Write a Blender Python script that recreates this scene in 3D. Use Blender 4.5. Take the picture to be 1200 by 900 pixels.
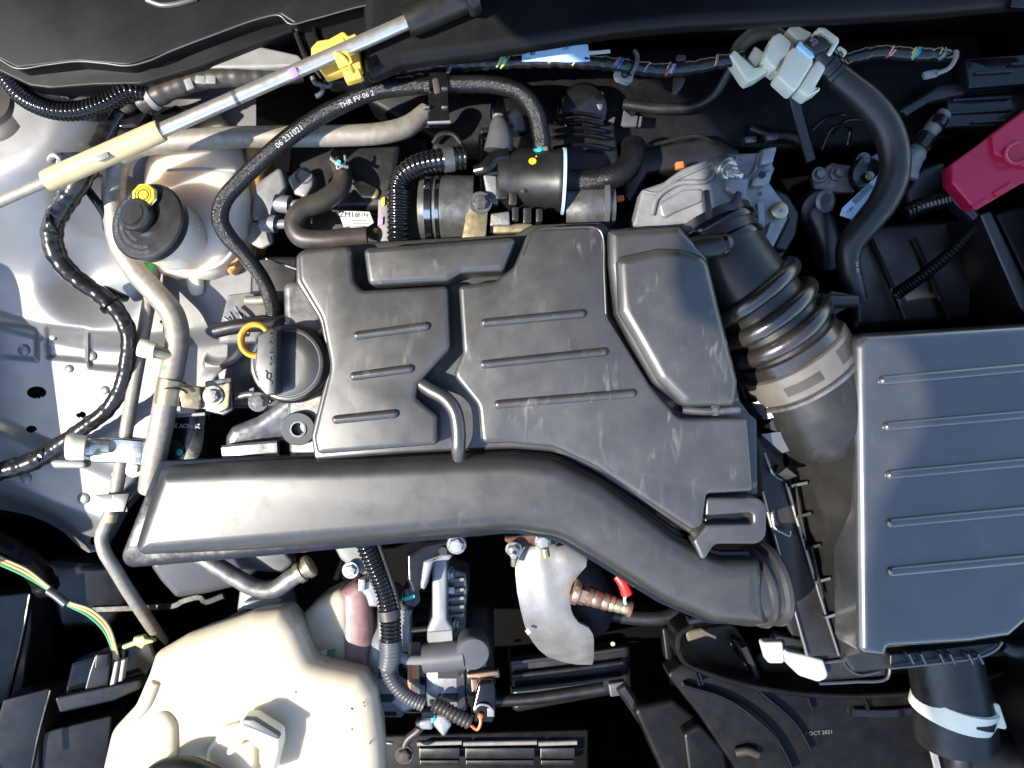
import bpy, bmesh, math, random
from mathutils import Vector, Matrix, Quaternion
random.seed(7)
for o in list(bpy.data.objects): bpy.data.objects.remove(o)
SC = bpy.context.scene
COL = SC.collection
# ---- one working unit is 0.75 mm; the engine cover's top lies at height 0, the lens 900 units above it
U = 0.00075
H = 900.0

# ------------------------------------------------------------------ camera
cam = bpy.data.cameras.new('camera'); camo = bpy.data.objects.new('camera', cam); COL.objects.link(camo)
camo.location = (0, 0, H*U); camo.rotation_euler = (0, 0, 0)
cam.sensor_width = 36.0; cam.lens = 36.0*H/1200.0
cam.clip_start = 0.01; cam.clip_end = 100
SC.camera = camo

# ------------------------------------------------------------------ sky, sun, exposure
SUN = Vector((-0.60, -0.22, 0.77)).normalized()          # towards the sun
w = bpy.data.worlds.new('World'); SC.world = w; w.use_nodes = True
nt = w.node_tree; nt.nodes.clear()
sky = nt.nodes.new('ShaderNodeTexSky'); sky.sky_type = 'NISHITA'; sky.sun_disc = False
sky.sun_elevation = math.asin(SUN.z); sky.sun_rotation = math.atan2(SUN.x, SUN.y)
sky.air_density = 1.0; sky.dust_density = 0.5; sky.ozone_density = 1.1
bg = nt.nodes.new('ShaderNodeBackground'); bg.inputs[1].default_value = 0.15
wo = nt.nodes.new('ShaderNodeOutputWorld')
nt.links.new(sky.outputs[0], bg.inputs[0]); nt.links.new(bg.outputs[0], wo.inputs[0])
sl = bpy.data.lights.new('sun', 'SUN'); sl.energy = 3.6; sl.angle = math.radians(0.5); sl.color = (1.0, 0.93, 0.82)
so = bpy.data.objects.new('sun', sl); COL.objects.link(so)
so.rotation_euler = SUN.to_track_quat('Z', 'Y').to_euler(); so.location = SUN*5
vs = SC.view_settings
vs.view_transform = 'Standard'; vs.look = 'None'; vs.gamma = 1.0; vs.use_curve_mapping = False
vs.exposure = 1.6
try:
    SC.cycles.use_denoising = True
    SC.cycles.max_bounces = 8; SC.cycles.caustics_reflective = False; SC.cycles.caustics_refractive = False
    SC.cycles.sample_clamp_indirect = 6
except Exception: pass

# ------------------------------------------------------------------ materials
def mat(name, col, rough=0.5, metal=0.0, col2=None, vscale=25, bump=0.0, bscale=600, rvar=0.0, dust=0.0, dcol=(0.30,0.275,0.24),
        spec=0.5, coat=0.0, sss=0.0, sssr=(0.02,0.012,0.006), smear=0.0, trans=0.0, aniso=False, voro=False):
    m = bpy.data.materials.new(name); m.use_nodes = True
    t = m.node_tree; N = t.nodes; L = t.links
    b = N['Principled BSDF']
    b.inputs['Base Color'].default_value = (*col, 1); b.inputs['Roughness'].default_value = rough
    b.inputs['Metallic'].default_value = metal; b.inputs['Specular IOR Level'].default_value = spec
    b.inputs['Coat Weight'].default_value = coat; b.inputs['Coat Roughness'].default_value = 0.12
    if sss:
        b.inputs['Subsurface Weight'].default_value = sss; b.inputs['Subsurface Radius'].default_value = sssr
        b.inputs['Subsurface Scale'].default_value = 1.0
    if trans: b.inputs['Transmission Weight'].default_value = trans
    tc = N.new('ShaderNodeTexCoord'); src = tc.outputs['Object']
    if aniso:
        mp = N.new('ShaderNodeMapping'); mp.inputs['Scale'].default_value = aniso; L.new(src, mp.inputs[0]); src = mp.outputs[0]
    def noise(sc, det=5, rgh=0.6, dist=0.0):
        n = N.new('ShaderNodeTexNoise'); n.inputs['Scale'].default_value = sc; n.inputs['Detail'].default_value = det
        n.inputs['Roughness'].default_value = rgh; n.inputs['Distortion'].default_value = dist
        L.new(src, n.inputs['Vector']); return n.outputs['Fac']
    def mrange(s, a, b_, c, d):
        r = N.new('ShaderNodeMapRange'); L.new(s, r.inputs[0])
        for i, v in enumerate((a, b_, c, d)): r.inputs[i+1].default_value = v
        return r.outputs[0]
    def mix(f, a, c):
        x = N.new('ShaderNodeMix'); x.data_type = 'RGBA'
        L.new(f, x.inputs['Factor'])
        for s, k in ((a, 'A'), (c, 'B')):
            i = [q for q in x.inputs if q.name == k and q.type == 'RGBA'][0]
            if isinstance(s, tuple): i.default_value = (*s, 1)
            else: L.new(s, i)
        return [q for q in x.outputs if q.type == 'RGBA'][0]
    c = col; linked = False
    if col2:
        c = mix(mrange(noise(vscale), 0.35, 0.68, 0, 1), col, col2); linked = True
    if dust:
        f = mrange(noise(14, 6, 0.7, 0.4), 0.38, 0.8, 0, dust)
        c = mix(f, c, dcol); linked = True
        f2 = mrange(noise(900, 2, 0.5), 0.70, 0.78, 0, min(1, dust*2.2))
        c = mix(f2, c, dcol)
    if smear:
        mp = N.new('ShaderNodeMapping'); mp.inputs['Scale'].default_value = (1, 0.28, 1); mp.inputs['Rotation'].default_value = (0, 0, 0.35)
        L.new(tc.outputs['Object'], mp.inputs[0])
        n = N.new('ShaderNodeTexNoise'); n.inputs['Scale'].default_value = 110; n.inputs['Detail'].default_value = 3; n.inputs['Distortion'].default_value = 0.8
        L.new(mp.outputs[0], n.inputs['Vector'])
        f3 = mrange(n.outputs['Fac'], 0.60, 0.78, 0, smear)
        mk = N.new('ShaderNodeMath'); mk.operation = 'MULTIPLY'; L.new(f3, mk.inputs[0]); L.new(mrange(noise(19, 2, 0.5), 0.46, 0.62, 0, 1), mk.inputs[1]); f3 = mk.outputs[0]
        c = mix(f3, c, (0.42, 0.41, 0.38)); linked = True
    if linked: L.new(c, b.inputs['Base Color'])
    if rvar:
        L.new(mrange(noise(vscale*1.7, 4), 0.3, 0.7, max(0.02, rough-rvar), min(1, rough+rvar)), b.inputs['Roughness'])
    if bump:
        bp = N.new('ShaderNodeBump'); bp.inputs['Strength'].default_value = bump; bp.inputs['Distance'].default_value = 0.0004
        if voro:
            n = N.new('ShaderNodeTexVoronoi'); n.inputs['Scale'].default_value = bscale; L.new(src, n.inputs['Vector']); hs = n.outputs['Distance']
        else: hs = noise(bscale, 3, 0.6)
        L.new(hs, bp.inputs['Height']); L.new(bp.outputs[0], b.inputs['Normal'])
    return m
K = {}
K['cover']   = mat('satin_black_plastic', (0.023,0.022,0.0205), 0.35, 0, (0.029,0.0275,0.0255), 30, 0.16, 1900, 0.05, dust=0.07, smear=0.22, spec=1.0)
K['duct']    = mat('smooth_black_plastic', (0.017,0.017,0.0167), 0.39, 0, (0.023,0.0225,0.0215), 30, 0.05, 900, 0.06, dust=0.06, smear=0.06, spec=0.62, coat=0.06)
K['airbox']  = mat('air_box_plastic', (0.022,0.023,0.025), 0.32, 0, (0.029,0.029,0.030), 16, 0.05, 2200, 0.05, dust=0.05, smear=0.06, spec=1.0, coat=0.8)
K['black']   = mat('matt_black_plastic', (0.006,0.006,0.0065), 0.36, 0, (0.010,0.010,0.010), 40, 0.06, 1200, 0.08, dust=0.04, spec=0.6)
K['gloss']   = mat('glossy_black_plastic', (0.004,0.004,0.0045), 0.16, 0, (0.008,0.008,0.008), 60, 0.03, 700, 0.06)
K['tape']    = mat('black_tape', (0.006,0.006,0.006), 0.22, 0, (0.015,0.014,0.013), 90, 0.35, 260, 0.08, dust=0.05)
K['rubber']  = mat('black_rubber', (0.007,0.0067,0.0065), 0.38, 0, (0.012,0.0112,0.0105), 60, 0.25, 900, 0.1, dust=0.04)
K['braid']   = mat('braided_rubber_hose', (0.005,0.0045,0.0045), 0.27, 0, (0.009,0.008,0.008), 80, 1.0, 1300, 0.06, voro=True)
K['deep']    = mat('dark_bay_plastic', (0.0028,0.0028,0.003), 0.42, 0, (0.0055,0.0055,0.0055), 40, 0.15, 300, 0.1, spec=0.22)  # taken near black in place of shade over the fan shroud
K['cowl']    = mat('cowl_plastic', (0.0035,0.004,0.0042), 0.40, 0, (0.006,0.0065,0.0068), 12, 0.05, 1400, 0.06, dust=0.01, spec=0.2)
K['silver']  = mat('silver_paint', (0.185,0.185,0.185), 0.33, 0.4, (0.21,0.21,0.208), 20, 0.06, 3500, 0.05, dust=0.12, coat=0.25)
K['alupipe'] = mat('aluminium_pipe', (0.33,0.30,0.25), 0.50, 0.4, (0.23,0.205,0.17), 160, 0.7, 1500, 0.08)
K['alu']     = mat('cast_aluminium', (0.27,0.275,0.28), 0.40, 0.45, (0.19,0.195,0.20), 60, 0.5, 900, 0.08, dust=0.08)
K['aludark'] = mat('stained_shaded_aluminium', (0.22,0.215,0.21), 0.45, 0.65, (0.09,0.085,0.08), 70, 0.4, 700, 0.1)
K['zinc']    = mat('zinc_plate', (0.46,0.46,0.43), 0.30, 0.75, (0.36,0.36,0.33), 150, 0.08, 900, 0.08)
K['yzinc']   = mat('yellow_zinc_plate', (0.46,0.39,0.24), 0.35, 0.8, (0.34,0.29,0.17), 120, 0.1, 900, 0.08)
K['chrome']  = mat('bright_steel', (0.66,0.65,0.63), 0.16, 1.0, (0.56,0.55,0.53), 80, 0.02, 900, 0.05)
K['steel']   = mat('grey_steel', (0.20,0.20,0.20), 0.34, 0.7, (0.12,0.12,0.12), 90, 0.15, 800, 0.1)
K['cream']   = mat('translucent_cream_plastic', (0.50,0.445,0.34), 0.30, 0, (0.47,0.40,0.28), 9, 0.05, 500, 0.05, sss=0.6, sssr=(0.035,0.025,0.015), dust=0.05)
K['resv']    = mat('brake_reservoir_plastic', (0.76,0.67,0.55), 0.28, 0, (0.72,0.60,0.47), 14, 0.03, 600, 0.05, sss=0.9, sssr=(0.04,0.03,0.02))
K['fluid']   = mat('amber_fluid_side', (0.55,0.26,0.07), 0.3, 0, (0.62,0.36,0.14), 20, sss=0.3, sssr=(0.02,0.01,0.004))
K['pink']    = mat('pinkish_bottle_plastic', (0.26,0.17,0.16), 0.4, 0, (0.10,0.03,0.05), 26, 0.03, 500)
K['red']     = mat('red_plastic', (0.36,0.007,0.040), 0.32, 0, (0.31,0.006,0.034), 30, 0.05, 900, 0.07, dust=0.02)
K['redwire'] = mat('red_sleeve', (0.75,0.02,0.02), 0.4)
K['yellow']  = mat('yellow_plastic', (0.72,0.46,0.08), 0.42, 0, (0.66,0.41,0.07), 40, 0.04, 900)
K['ybright'] = mat('bright_yellow_mark', (0.85,0.62,0.02), 0.5)
K['orange']  = mat('orange_handle', (0.75,0.36,0.04), 0.38, 0, (0.68,0.30,0.03), 40)
K['ored']    = mat('orange_red_plastic', (0.72,0.14,0.03), 0.4)
K['beige']   = mat('beige_sleeve', (0.50,0.40,0.23), 0.45, 0, (0.45,0.35,0.20), 60, 0.06, 700)
K['white']   = mat('white_plastic', (0.74,0.71,0.55), 0.42, 0, (0.70,0.67,0.51), 60, 0.05, 700, sss=0.1)
K['olive']   = mat('olive_hose', (0.07,0.065,0.04), 0.5, 0, (0.05,0.045,0.03), 60, 0.1, 900)
K['grey']    = mat('grey_rubber', (0.055,0.058,0.064), 0.42, 0, (0.07,0.07,0.074), 40, 0.05, 900, dust=0.05)
K['lgrey']   = mat('light_grey_plastic', (0.22,0.22,0.21), 0.45, 0, (0.17,0.17,0.165), 60, 0.08, 700)
K['blue']    = mat('pale_blue_label', (0.40,0.62,0.85), 0.5)
K['paper']   = mat('white_label', (0.50,0.50,0.49), 0.55)
K['ink']     = mat('black_ink', (0.004,0.004,0.0045), 0.6)
K['inkw']    = mat('white_ink', (0.45,0.48,0.46), 0.6)
K['green']   = mat('green_mark', (0.08,0.62,0.12), 0.5)
K['teal']    = mat('teal_paint_mark', (0.02,0.42,0.40), 0.45)
K['purple']  = mat('purple_mark', (0.45,0.22,0.72), 0.5)
K['rodsteel'] = mat('satin_steel_rod', (0.74,0.71,0.67), 0.30, 0.85, (0.66,0.63,0.6), 80, 0.03, 900, 0.05)
K['pipedark'] = mat('dark_cast_iron', (0.018,0.015,0.015), 0.6, 0.3, (0.035,0.03,0.028), 60, 0.5, 300)
K['clampgrey'] = mat('clamp_grey', (0.16,0.143,0.12), 0.38, 0.3, (0.13,0.117,0.10), 60, 0.1, 700)
K['inkd']    = mat('dim_moulded_ink', (0.11,0.11,0.108), 0.6)
K['bellow']  = mat('sunlit_brown_bellows_rubber', (0.012,0.0095,0.008), 0.25, 0, (0.022,0.017,0.0135), 50, 0.15, 700, 0.08, dust=0.05, spec=0.9)  # brown tint stands in for warm sunlight on black rubber
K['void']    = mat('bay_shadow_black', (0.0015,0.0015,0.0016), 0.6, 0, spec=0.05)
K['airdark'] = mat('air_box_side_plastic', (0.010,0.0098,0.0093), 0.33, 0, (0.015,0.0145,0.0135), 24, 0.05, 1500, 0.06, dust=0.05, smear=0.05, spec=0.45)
K['whitedim'] = mat('off_white_clip_plastic', (0.46,0.45,0.40), 0.45, 0, (0.42,0.41,0.36), 60, 0.05, 700)
K['rust']    = mat('rusty_iron', (0.05,0.024,0.018), 0.7, 0.3, (0.17,0.075,0.05), 60, 0.6, 300)
K['copper']  = mat('heat_browned_metal', (0.42,0.27,0.19), 0.35, 0.8, (0.26,0.15,0.10), 90, 0.15, 500)
K['shield']  = mat('heat_shield_metal', (0.27,0.267,0.258), 0.5, 0.4, (0.19,0.185,0.175), 30, 0.7, 140, 0.1, dust=0.15)
K['ylabel']  = mat('yellow_print', (0.75,0.55,0.08), 0.5)
K['glabel']  = mat('green_print', (0.08,0.22,0.09), 0.5)
K['olabel']  = mat('orange_print', (0.75,0.26,0.08), 0.5)
K['wy']      = mat('orange_wire', (0.70,0.40,0.16), 0.4)
K['wg']      = mat('green_wire', (0.05,0.28,0.16), 0.4)
K['wb']      = mat('blue_wire', (0.04,0.15,0.55), 0.4)
K['wr']      = mat('red_wire', (0.60,0.06,0.06), 0.4)
K['ytape']   = mat('yellow_green_tape', (0.45,0.46,0.14), 0.45, 0, (0.20,0.34,0.12), 300)
K['clear']   = mat('clear_grey_plastic', (0.28,0.27,0.26), 0.2, 0, (0.16,0.155,0.15), 60, trans=0.25)
K['brown']   = mat('brown_dusty_plastic', (0.022,0.018,0.015), 0.45, 0, (0.038,0.031,0.025), 50, 0.1, 500, dust=0.12)

# ------------------------------------------------------------------ geometry helpers
def P(px, py, z=0.0):
    k = (H - z)/H
    return Vector(((px-600)*k, (450-py)*k, z))
def kz(z): return (H - z)/H

def fillet(poly, rad, n):
    out = []; m = len(poly)
    for i in range(m):
        p0, p1, p2 = poly[i-1], poly[i], poly[(i+1) % m]
        a = (p0-p1); b = (p2-p1); la, lb = a.length, b.length
        if la < 1e-6 or lb < 1e-6: out += [p1.copy()]*(n+1); continue
        a /= la; b /= lb
        d = max(-1, min(1, a.dot(b))); ang = math.acos(d)
        r = rad[i]
        if r <= 0.01 or ang > math.pi-0.02 or ang < 0.02: out += [p1.copy() for _ in range(n+1)]; continue
        tl = r/math.tan(ang/2); mx = 0.49*min(la, lb)
        if tl > mx: tl = mx; r = tl*math.tan(ang/2)
        c = p1 + (a+b).normalized()*(r/math.sin(ang/2))
        s = p1 + a*tl; e = p1 + b*tl
        v0 = s-c; v1 = e-c
        t0 = math.atan2(v0.y, v0.x); t1 = math.atan2(v1.y, v1.x); dt = t1-t0
        while dt > math.pi: dt -= 2*math.pi
        while dt < -math.pi: dt += 2*math.pi
        for j in range(n+1):
            t = t0+dt*j/n; out.append(Vector((c.x+r*math.cos(t), c.y+r*math.sin(t))))
    return out
def inset(poly, d):
    m = len(poly); out = []
    for i in range(m):
        p0, p1, p2 = poly[i-1], poly[i], poly[(i+1) % m]
        e1 = (p1-p0).normalized(); e2 = (p2-p1).normalized()
        n1 = Vector((-e1.y, e1.x)); n2 = Vector((-e2.y, e2.x))     # left normals: inwards for CCW
        b = n1+n2; l = b.length
        if l < 1e-6: out.append(p1+n1*d); continue
        b /= l; c = max(0.35, b.dot(n1)); out.append(p1 + b*(d/c))
    return out
def area(p): return sum(p[i-1].x*p[i].y-p[i].x*p[i-1].y for i in range(len(p)))/2

def catmull(pts, step):
    pts = [Vector(p) for p in pts]; n = len(pts)
    if n == 2: pts = [pts[0], (pts[0]+pts[1])/2, pts[1]]; n = 3
    ext = [pts[0]*2-pts[1]] + pts + [pts[-1]*2-pts[-2]]
    out = []
    for i in range(1, n):
        p0, p1, p2, p3 = ext[i-1], ext[i], ext[i+1], ext[i+2]
        t0 = 0; t1 = t0+max(1e-6, (p1-p0).length)**.5; t2 = t1+max(1e-6, (p2-p1).length)**.5; t3 = t2+max(1e-6, (p3-p2).length)**.5
        m = max(2, int((p2-p1).length/1.5))
        for j in range(m):
            t = t1+(t2-t1)*j/m
            A1 = p0*((t1-t)/(t1-t0))+p1*((t-t0)/(t1-t0)); A2 = p1*((t2-t)/(t2-t1))+p2*((t-t1)/(t2-t1)); A3 = p2*((t3-t)/(t3-t2))+p3*((t-t2)/(t3-t2))
            B1 = A1*((t2-t)/(t2-t0))+A2*((t-t0)/(t2-t0)); B2 = A2*((t3-t)/(t3-t1))+A3*((t-t1)/(t3-t1))
            out.append((B1*((t2-t)/(t2-t1))+B2*((t-t1)/(t2-t1)), i-1+j/m))
    out.append((pts[-1].copy(), n-1.0))
    # resample evenly
    L = [0]
    for i in range(1, len(out)): L.append(L[-1]+(out[i][0]-out[i-1][0]).length)
    tot = L[-1]; m = max(2, int(round(tot/step))); res = []; k = 0
    for i in range(m+1):
        s = tot*i/m
        while k < len(L)-2 and L[k+1] < s: k += 1
        f = (s-L[k])/max(1e-9, L[k+1]-L[k])
        res.append((out[k][0].lerp(out[k+1][0], f), out[k][1]+(out[k+1][1]-out[k][1])*f, s))
    return res
def frames(path, zref=False):
    pts = [p[0] for p in path]; n = len(pts); fr = []; side = None
    for i in range(n):
        t = (pts[min(i+1, n-1)]-pts[max(i-1, 0)]).normalized()
        if side is None or zref:
            s = t.cross(Vector((0, 0, 1)))
            if s.length < 0.05: s = side if side is not None else t.cross(Vector((0, 1, 0)))
        else: s = side - t*side.dot(t)
        s = s.normalized(); side = s; fr.append((t, s, s.cross(t)))
    return fr

class MB:
    def __init__(s): s.v = []; s.f = []
    def add(s, vs, fs):
        o = len(s.v); s.v += [Vector(q) for q in vs]; s.f += [tuple(i+o for i in q) for q in fs]; return s
    def rings(s, rings, cap0=True, cap1=True, closed=True):
        n = len(rings[0]); vs = [q for r in rings for q in r]; fs = []
        for i in range(len(rings)-1):
            for j in range(n if closed else n-1):
                a = i*n+j; b = i*n+(j+1) % n
                fs.append((a, b, b+n, a+n))
        if cap0: fs.append(tuple(range(n-1, -1, -1)))
        if cap1: fs.append(tuple((len(rings)-1)*n+j for j in range(n)))
        return s.add(vs, fs)
    def tube(s, pts, r, seg=14, step=4.0, corr=None, cap=True, squash=1.0, world=False, wob=0.0):
        W = [Vector(p) if world else P(*p) for p in pts]
        if corr: step = min(step, corr[0]/5.0)
        path = catmull(W, step); fr = frames(path)
        rl = list(r) if isinstance(r, (list, tuple)) else [r]*len(pts)
        if len(W) != len(rl): rl = [rl[0]]*len(W)
        if len(pts) == 2: rl = [rl[0], (rl[0]+rl[1])/2, rl[1]]
        R = []
        for (p, u, l), (t, a, b) in zip(path, fr):
            i = min(int(u), len(rl)-2); f = u-i; rr = rl[i]*(1-f)+rl[i+1]*f
            rr *= 1 if world else kz(p.z)
            if corr: rr *= 1 + corr[1]*max(-0.6, math.sin(2*math.pi*l/corr[0]))
            if wob: rr *= 1 + wob*math.sin(l*0.37)*math.sin(l*0.11+1)
            R.append([p + a*(rr*math.cos(q)) + b*(rr*squash*math.sin(q)) for q in [2*math.pi*j/seg for j in range(seg)]])
        return s.rings(R, cap, cap)
    def ribbon(s, pts, w_, th, step=5.0, world=False, vertical=False, bev=0.25):
        W = [Vector(p) if world else P(*p) for p in pts]
        path = catmull(W, step); fr = frames(path, True); R = []
        for (p, u, l), (t, a, b) in zip(path, fr):
            k = 1 if world else kz(p.z)
            x, y = (th/2*k, w_/2*k) if vertical else (w_/2*k, th/2*k)
            c = min(x, y)*bev*2
            sec = [(x, -y+c), (x, y-c), (x-c, y), (-x+c, y), (-x, y-c), (-x, -y+c), (-x+c, -y), (x-c, -y)]
            R.append([p+a*q[0]+b*q[1] for q in sec])
        return s.rings(R)
    def lathe(s, prof, org, axis=(0, 0, 1), seg=28, world=False, cap=True, sx=1.0, a0=0.0, flat=None):
        o = Vector(org) if world else P(*org); k = 1 if world else kz(org[2])
        ax = Vector(axis).normalized(); q = ax.to_track_quat('Z', 'Y').to_matrix()
        R = []
        for (r, h) in prof:
            r = max(r, 0.02)
            R.append([o + q @ Vector((r*k*math.cos(a0+2*math.pi*j/seg)*sx, r*k*math.sin(a0+2*math.pi*j/seg), h*k)) for j in range(seg)])
        return s.rings(R, cap, cap)
    def hexbolt(s, px, py, z, r, axis=(0, 0, 1), h=None, washer=1.45, stud=0):
        h = h or r*0.8
        if washer: s.lathe([(r*washer, 0), (r*washer, r*0.16), (r*washer*0.93, r*0.26)], (px, py, z), axis, 24)
        s.lathe([(r, r*0.2), (r, h*0.85), (r*0.88, h)], (px, py, z), axis, 6, a0=0.3)
        s.lathe([(r*0.72, h*0.98), (r*0.68, h*1.12), (r*0.2, h*1.16)], (px, py, z), axis, 14)
        if stud: s.lathe([(r*0.5, h), (r*0.5, h+stud*0.9), (r*0.35, h+stud)], (px, py, z), axis, 10)
        return s
    def plate(s, raw, z, depth, bev=3.0, n=3, draft=0.0, tilt=(0, 0), arc=6, dome=1.0, M=None, zmap=None):
        """raw: (px,py[,r]) outline; rounded top rim; vertical sides going straight down. tilt=(dz/dx,dz/dy) in outline units."""
        pts = [Vector((p[0], p[1])) for p in raw]; rad = [p[2] if len(p) > 2 else 1.5 for p in raw]
        if M is None:
            kk = kz(z if zmap is None else zmap); pts = [Vector(((p.x-600)*kk, (450-p.y)*kk)) for p in pts]; rad = [r*kk for r in rad]; bev *= kk; depth_ = depth
        else: depth_ = depth
        if area(pts) < 0: pts.reverse(); rad.reverse()
        m = len(pts); cx = sum(p.x for p in pts)/m; cy = sum(p.y for p in pts)/m
        conv = []
        for i in range(m):
            e1 = pts[i]-pts[i-1]; e2 = pts[(i+1) % m]-pts[i]; conv.append(e1.x*e2.y-e1.y*e2.x > 0)
        def ring(d, zz):
            q = inset(pts, d)
            rr = [max(0.02, rad[i]-d) if conv[i] else max(0.02, rad[i]+d) for i in range(m)]
            return [Vector((v.x, v.y, zz + (v.x-cx)*tilt[0] + (v.y-cy)*tilt[1])) for v in fillet(q, rr, arc)]
        R = [ring(-draft, z-depth_)]
        if depth_ > bev*dome: R.append(ring(0, z-bev*dome))
        for j in range(1, n+1):
            t = math.pi/2*j/n
            R.append(ring(bev*(1-math.cos(t)), z-bev*dome*(1-math.sin(t))))
        if M is not None: R = [[M @ v for v in r] for r in R]
        return s.rings(R)
    def box(s, px, py, z, sx, sy, sz, ang=0, bev=1.0, r=1.2, tiltx=0, tilty=0, n=2, M=None):
        """box whose TOP centre is at (px,py,z); sx,sy in outline units, sz deep; ang in degrees, anticlockwise in the plan"""
        k = kz(z); o = P(px, py, z)
        mt = Matrix.Translation(o) @ Matrix.Rotation(math.radians(ang), 4, 'Z') @ Matrix.Rotation(math.radians(tilty), 4, 'Y') @ Matrix.Rotation(math.radians(tiltx), 4, 'X')
        x, y = sx*k/2, sy*k/2; r = min(r*k, x*.95, y*.95)
        return s.plate([(-x, -y, r), (x, -y, r), (x, y, r), (-x, y, r)], 0, sz, min(bev*k, x*.8, y*.8, sz*.6), n, M=mt, arc=3)
    def sphere(s, px, py, z, r, squash=1.0, seg=18):
        prof = [(r*math.cos(t), r*squash*math.sin(t)) for t in [-math.pi/2+math.pi*i/10 for i in range(11)]]
        return s.lathe(prof, (px, py, z), (0, 0, 1), seg)
    def text(s, body, size, px, py, z, ang=0, depth=0.5, arc=None, tube=None, tilt=None, spacing=1.0):
        """flat lettering, size = cap height in outline units; arc=(cx,cy,r,a0deg,dir)"""
        cu = bpy.data.curves.new('t', 'FONT'); cu.body = body; cu.size = size*1.4; cu.resolution_u = 2; cu.align_x = 'LEFT' if (arc or tube) else 'CENTER'
        cu.extrude = depth/2; cu.space_character = spacing
        ob_ = bpy.data.objects.new('t', cu); COL.objects.link(ob_)
        dg = bpy.context.evaluated_depsgraph_get(); me = bpy.data.meshes.new_from_object(ob_.evaluated_get(dg))
        vs = [v.co.copy() for v in me.vertices]; fs = [tuple(p.vertices) for p in me.polygons]
        bpy.data.objects.remove(ob_); bpy.data.curves.remove(cu); bpy.data.meshes.remove(me)
        k = kz(z); out = []
        o = P(px, py, z); ca, sa = math.cos(math.radians(ang)), math.sin(math.radians(ang))
        for v in vs:
            if arc:
                r, a0, d = arc
                th = math.radians(a0) + d*v.x/r; rr = r + (v.y if d < 0 else -v.y)
                q = Vector((rr*k*math.cos(th), rr*k*math.sin(th), v.z))
            else: q = Vector(((v.x*ca-v.y*sa)*k, (v.x*sa+v.y*ca)*k, v.z))
            if tilt: q = tilt @ q
            out.append(o+q)
        return s.add(out, fs)
    def tubetext(s, body, size, pts, r, s0, turn=0.0, flip=False, lift=0.4):
        """lettering wrapped on a hose whose centre line is pts"""
        cu = bpy.data.curves.new('t', 'FONT'); cu.body = body; cu.size = size*1.4; cu.resolution_u = 2; cu.extrude = 0.05; cu.align_y = 'CENTER'
        ob_ = bpy.data.objects.new('t', cu); COL.objects.link(ob_)
        dg = bpy.context.evaluated_depsgraph_get(); me = bpy.data.meshes.new_from_object(ob_.evaluated_get(dg))
        vs = [v.co.copy() for v in me.vertices]; fs = [tuple(p.vertices) for p in me.polygons]
        bpy.data.objects.remove(ob_); bpy.data.curves.remove(cu); bpy.data.meshes.remove(me)
        path = catmull([P(*p) for p in pts], 2.0); fr = frames(path, True); out = []
        for v in vs:
            l = s0 + (-v.x if flip else v.x); i = max(0, min(len(path)-1, int(l/2.0*1.0)))
            f = l/2.0-i; j = min(i+1, len(path)-1)
            p = path[i][0].lerp(path[j][0], max(0, min(1, f))); t, a, b = fr[i]
            rr = (r*kz(p.z))+lift; th = math.pi/2 + turn + (v.y if not flip else -v.y)/rr
            out.append(p + a*(rr*math.cos(th)) + b*(rr*math.sin(th)))
        return s.add(out, fs)
    def build(s, name, m, parent=None, label=None, cat=None, group=None, kind=None, ang=38):
        me = bpy.data.meshes.new(name)
        me.from_pydata([tuple(v*U) for v in s.v], [], s.f)
        bm = bmesh.new(); bm.from_mesh(me)
        bmesh.ops.remove_doubles(bm, verts=bm.verts, dist=2e-6)
        bmesh.ops.dissolve_degenerate(bm, dist=1e-6, edges=bm.edges)
        bmesh.ops.recalc_face_normals(bm, faces=bm.faces)
        bm.to_mesh(me); bm.free()
        me.materials.append(K[m] if isinstance(m, str) else m)
        me.polygons.foreach_set('use_smooth', [True]*len(me.polygons))
        me.set_sharp_from_angle(angle=math.radians(ang))
        o = bpy.data.objects.new(name, me); COL.objects.link(o)
        if parent is not None:
            o.parent = parent; w0 = Vector((0, 0, 0)); q = parent
            while q is not None: w0 += q.location; q = q.parent
            o.location = -w0
        else:
            xs = [v.co.x for v in me.vertices]; ys = [v.co.y for v in me.vertices]; zs = [v.co.z for v in me.vertices]
            L = Vector(((min(xs)+max(xs))/2, (min(ys)+max(ys))/2, min(zs)))
            me.transform(Matrix.Translation(-L)); o.location = L
        if label: o['label'] = label
        if cat: o['category'] = cat
        if group: o['group'] = group
        if kind: o['kind'] = kind
        return o
def thing(name, label, cat, px, py, z, group=None):
    o = bpy.data.objects.new(name, None); COL.objects.link(o); o.location = P(px, py, z)*U; o.empty_display_size = 0.01
    o['label'] = label; o['category'] = cat
    if group: o['group'] = group
    return o
def capsule(x0, y0, x1, y1, w):
    d = Vector((x1-x0, y1-y0)).normalized(); n = Vector((-d.y, d.x))*w
    return [(x0+n.x-d.x*w, y0+n.y-d.y*w, w*.95), (x1+n.x+d.x*w, y1+n.y+d.y*w, w*.95), (x1-n.x+d.x*w, y1-n.y+d.y*w, w*.95), (x0-n.x-d.x*w, y0-n.y-d.y*w, w*.95)]

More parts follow.
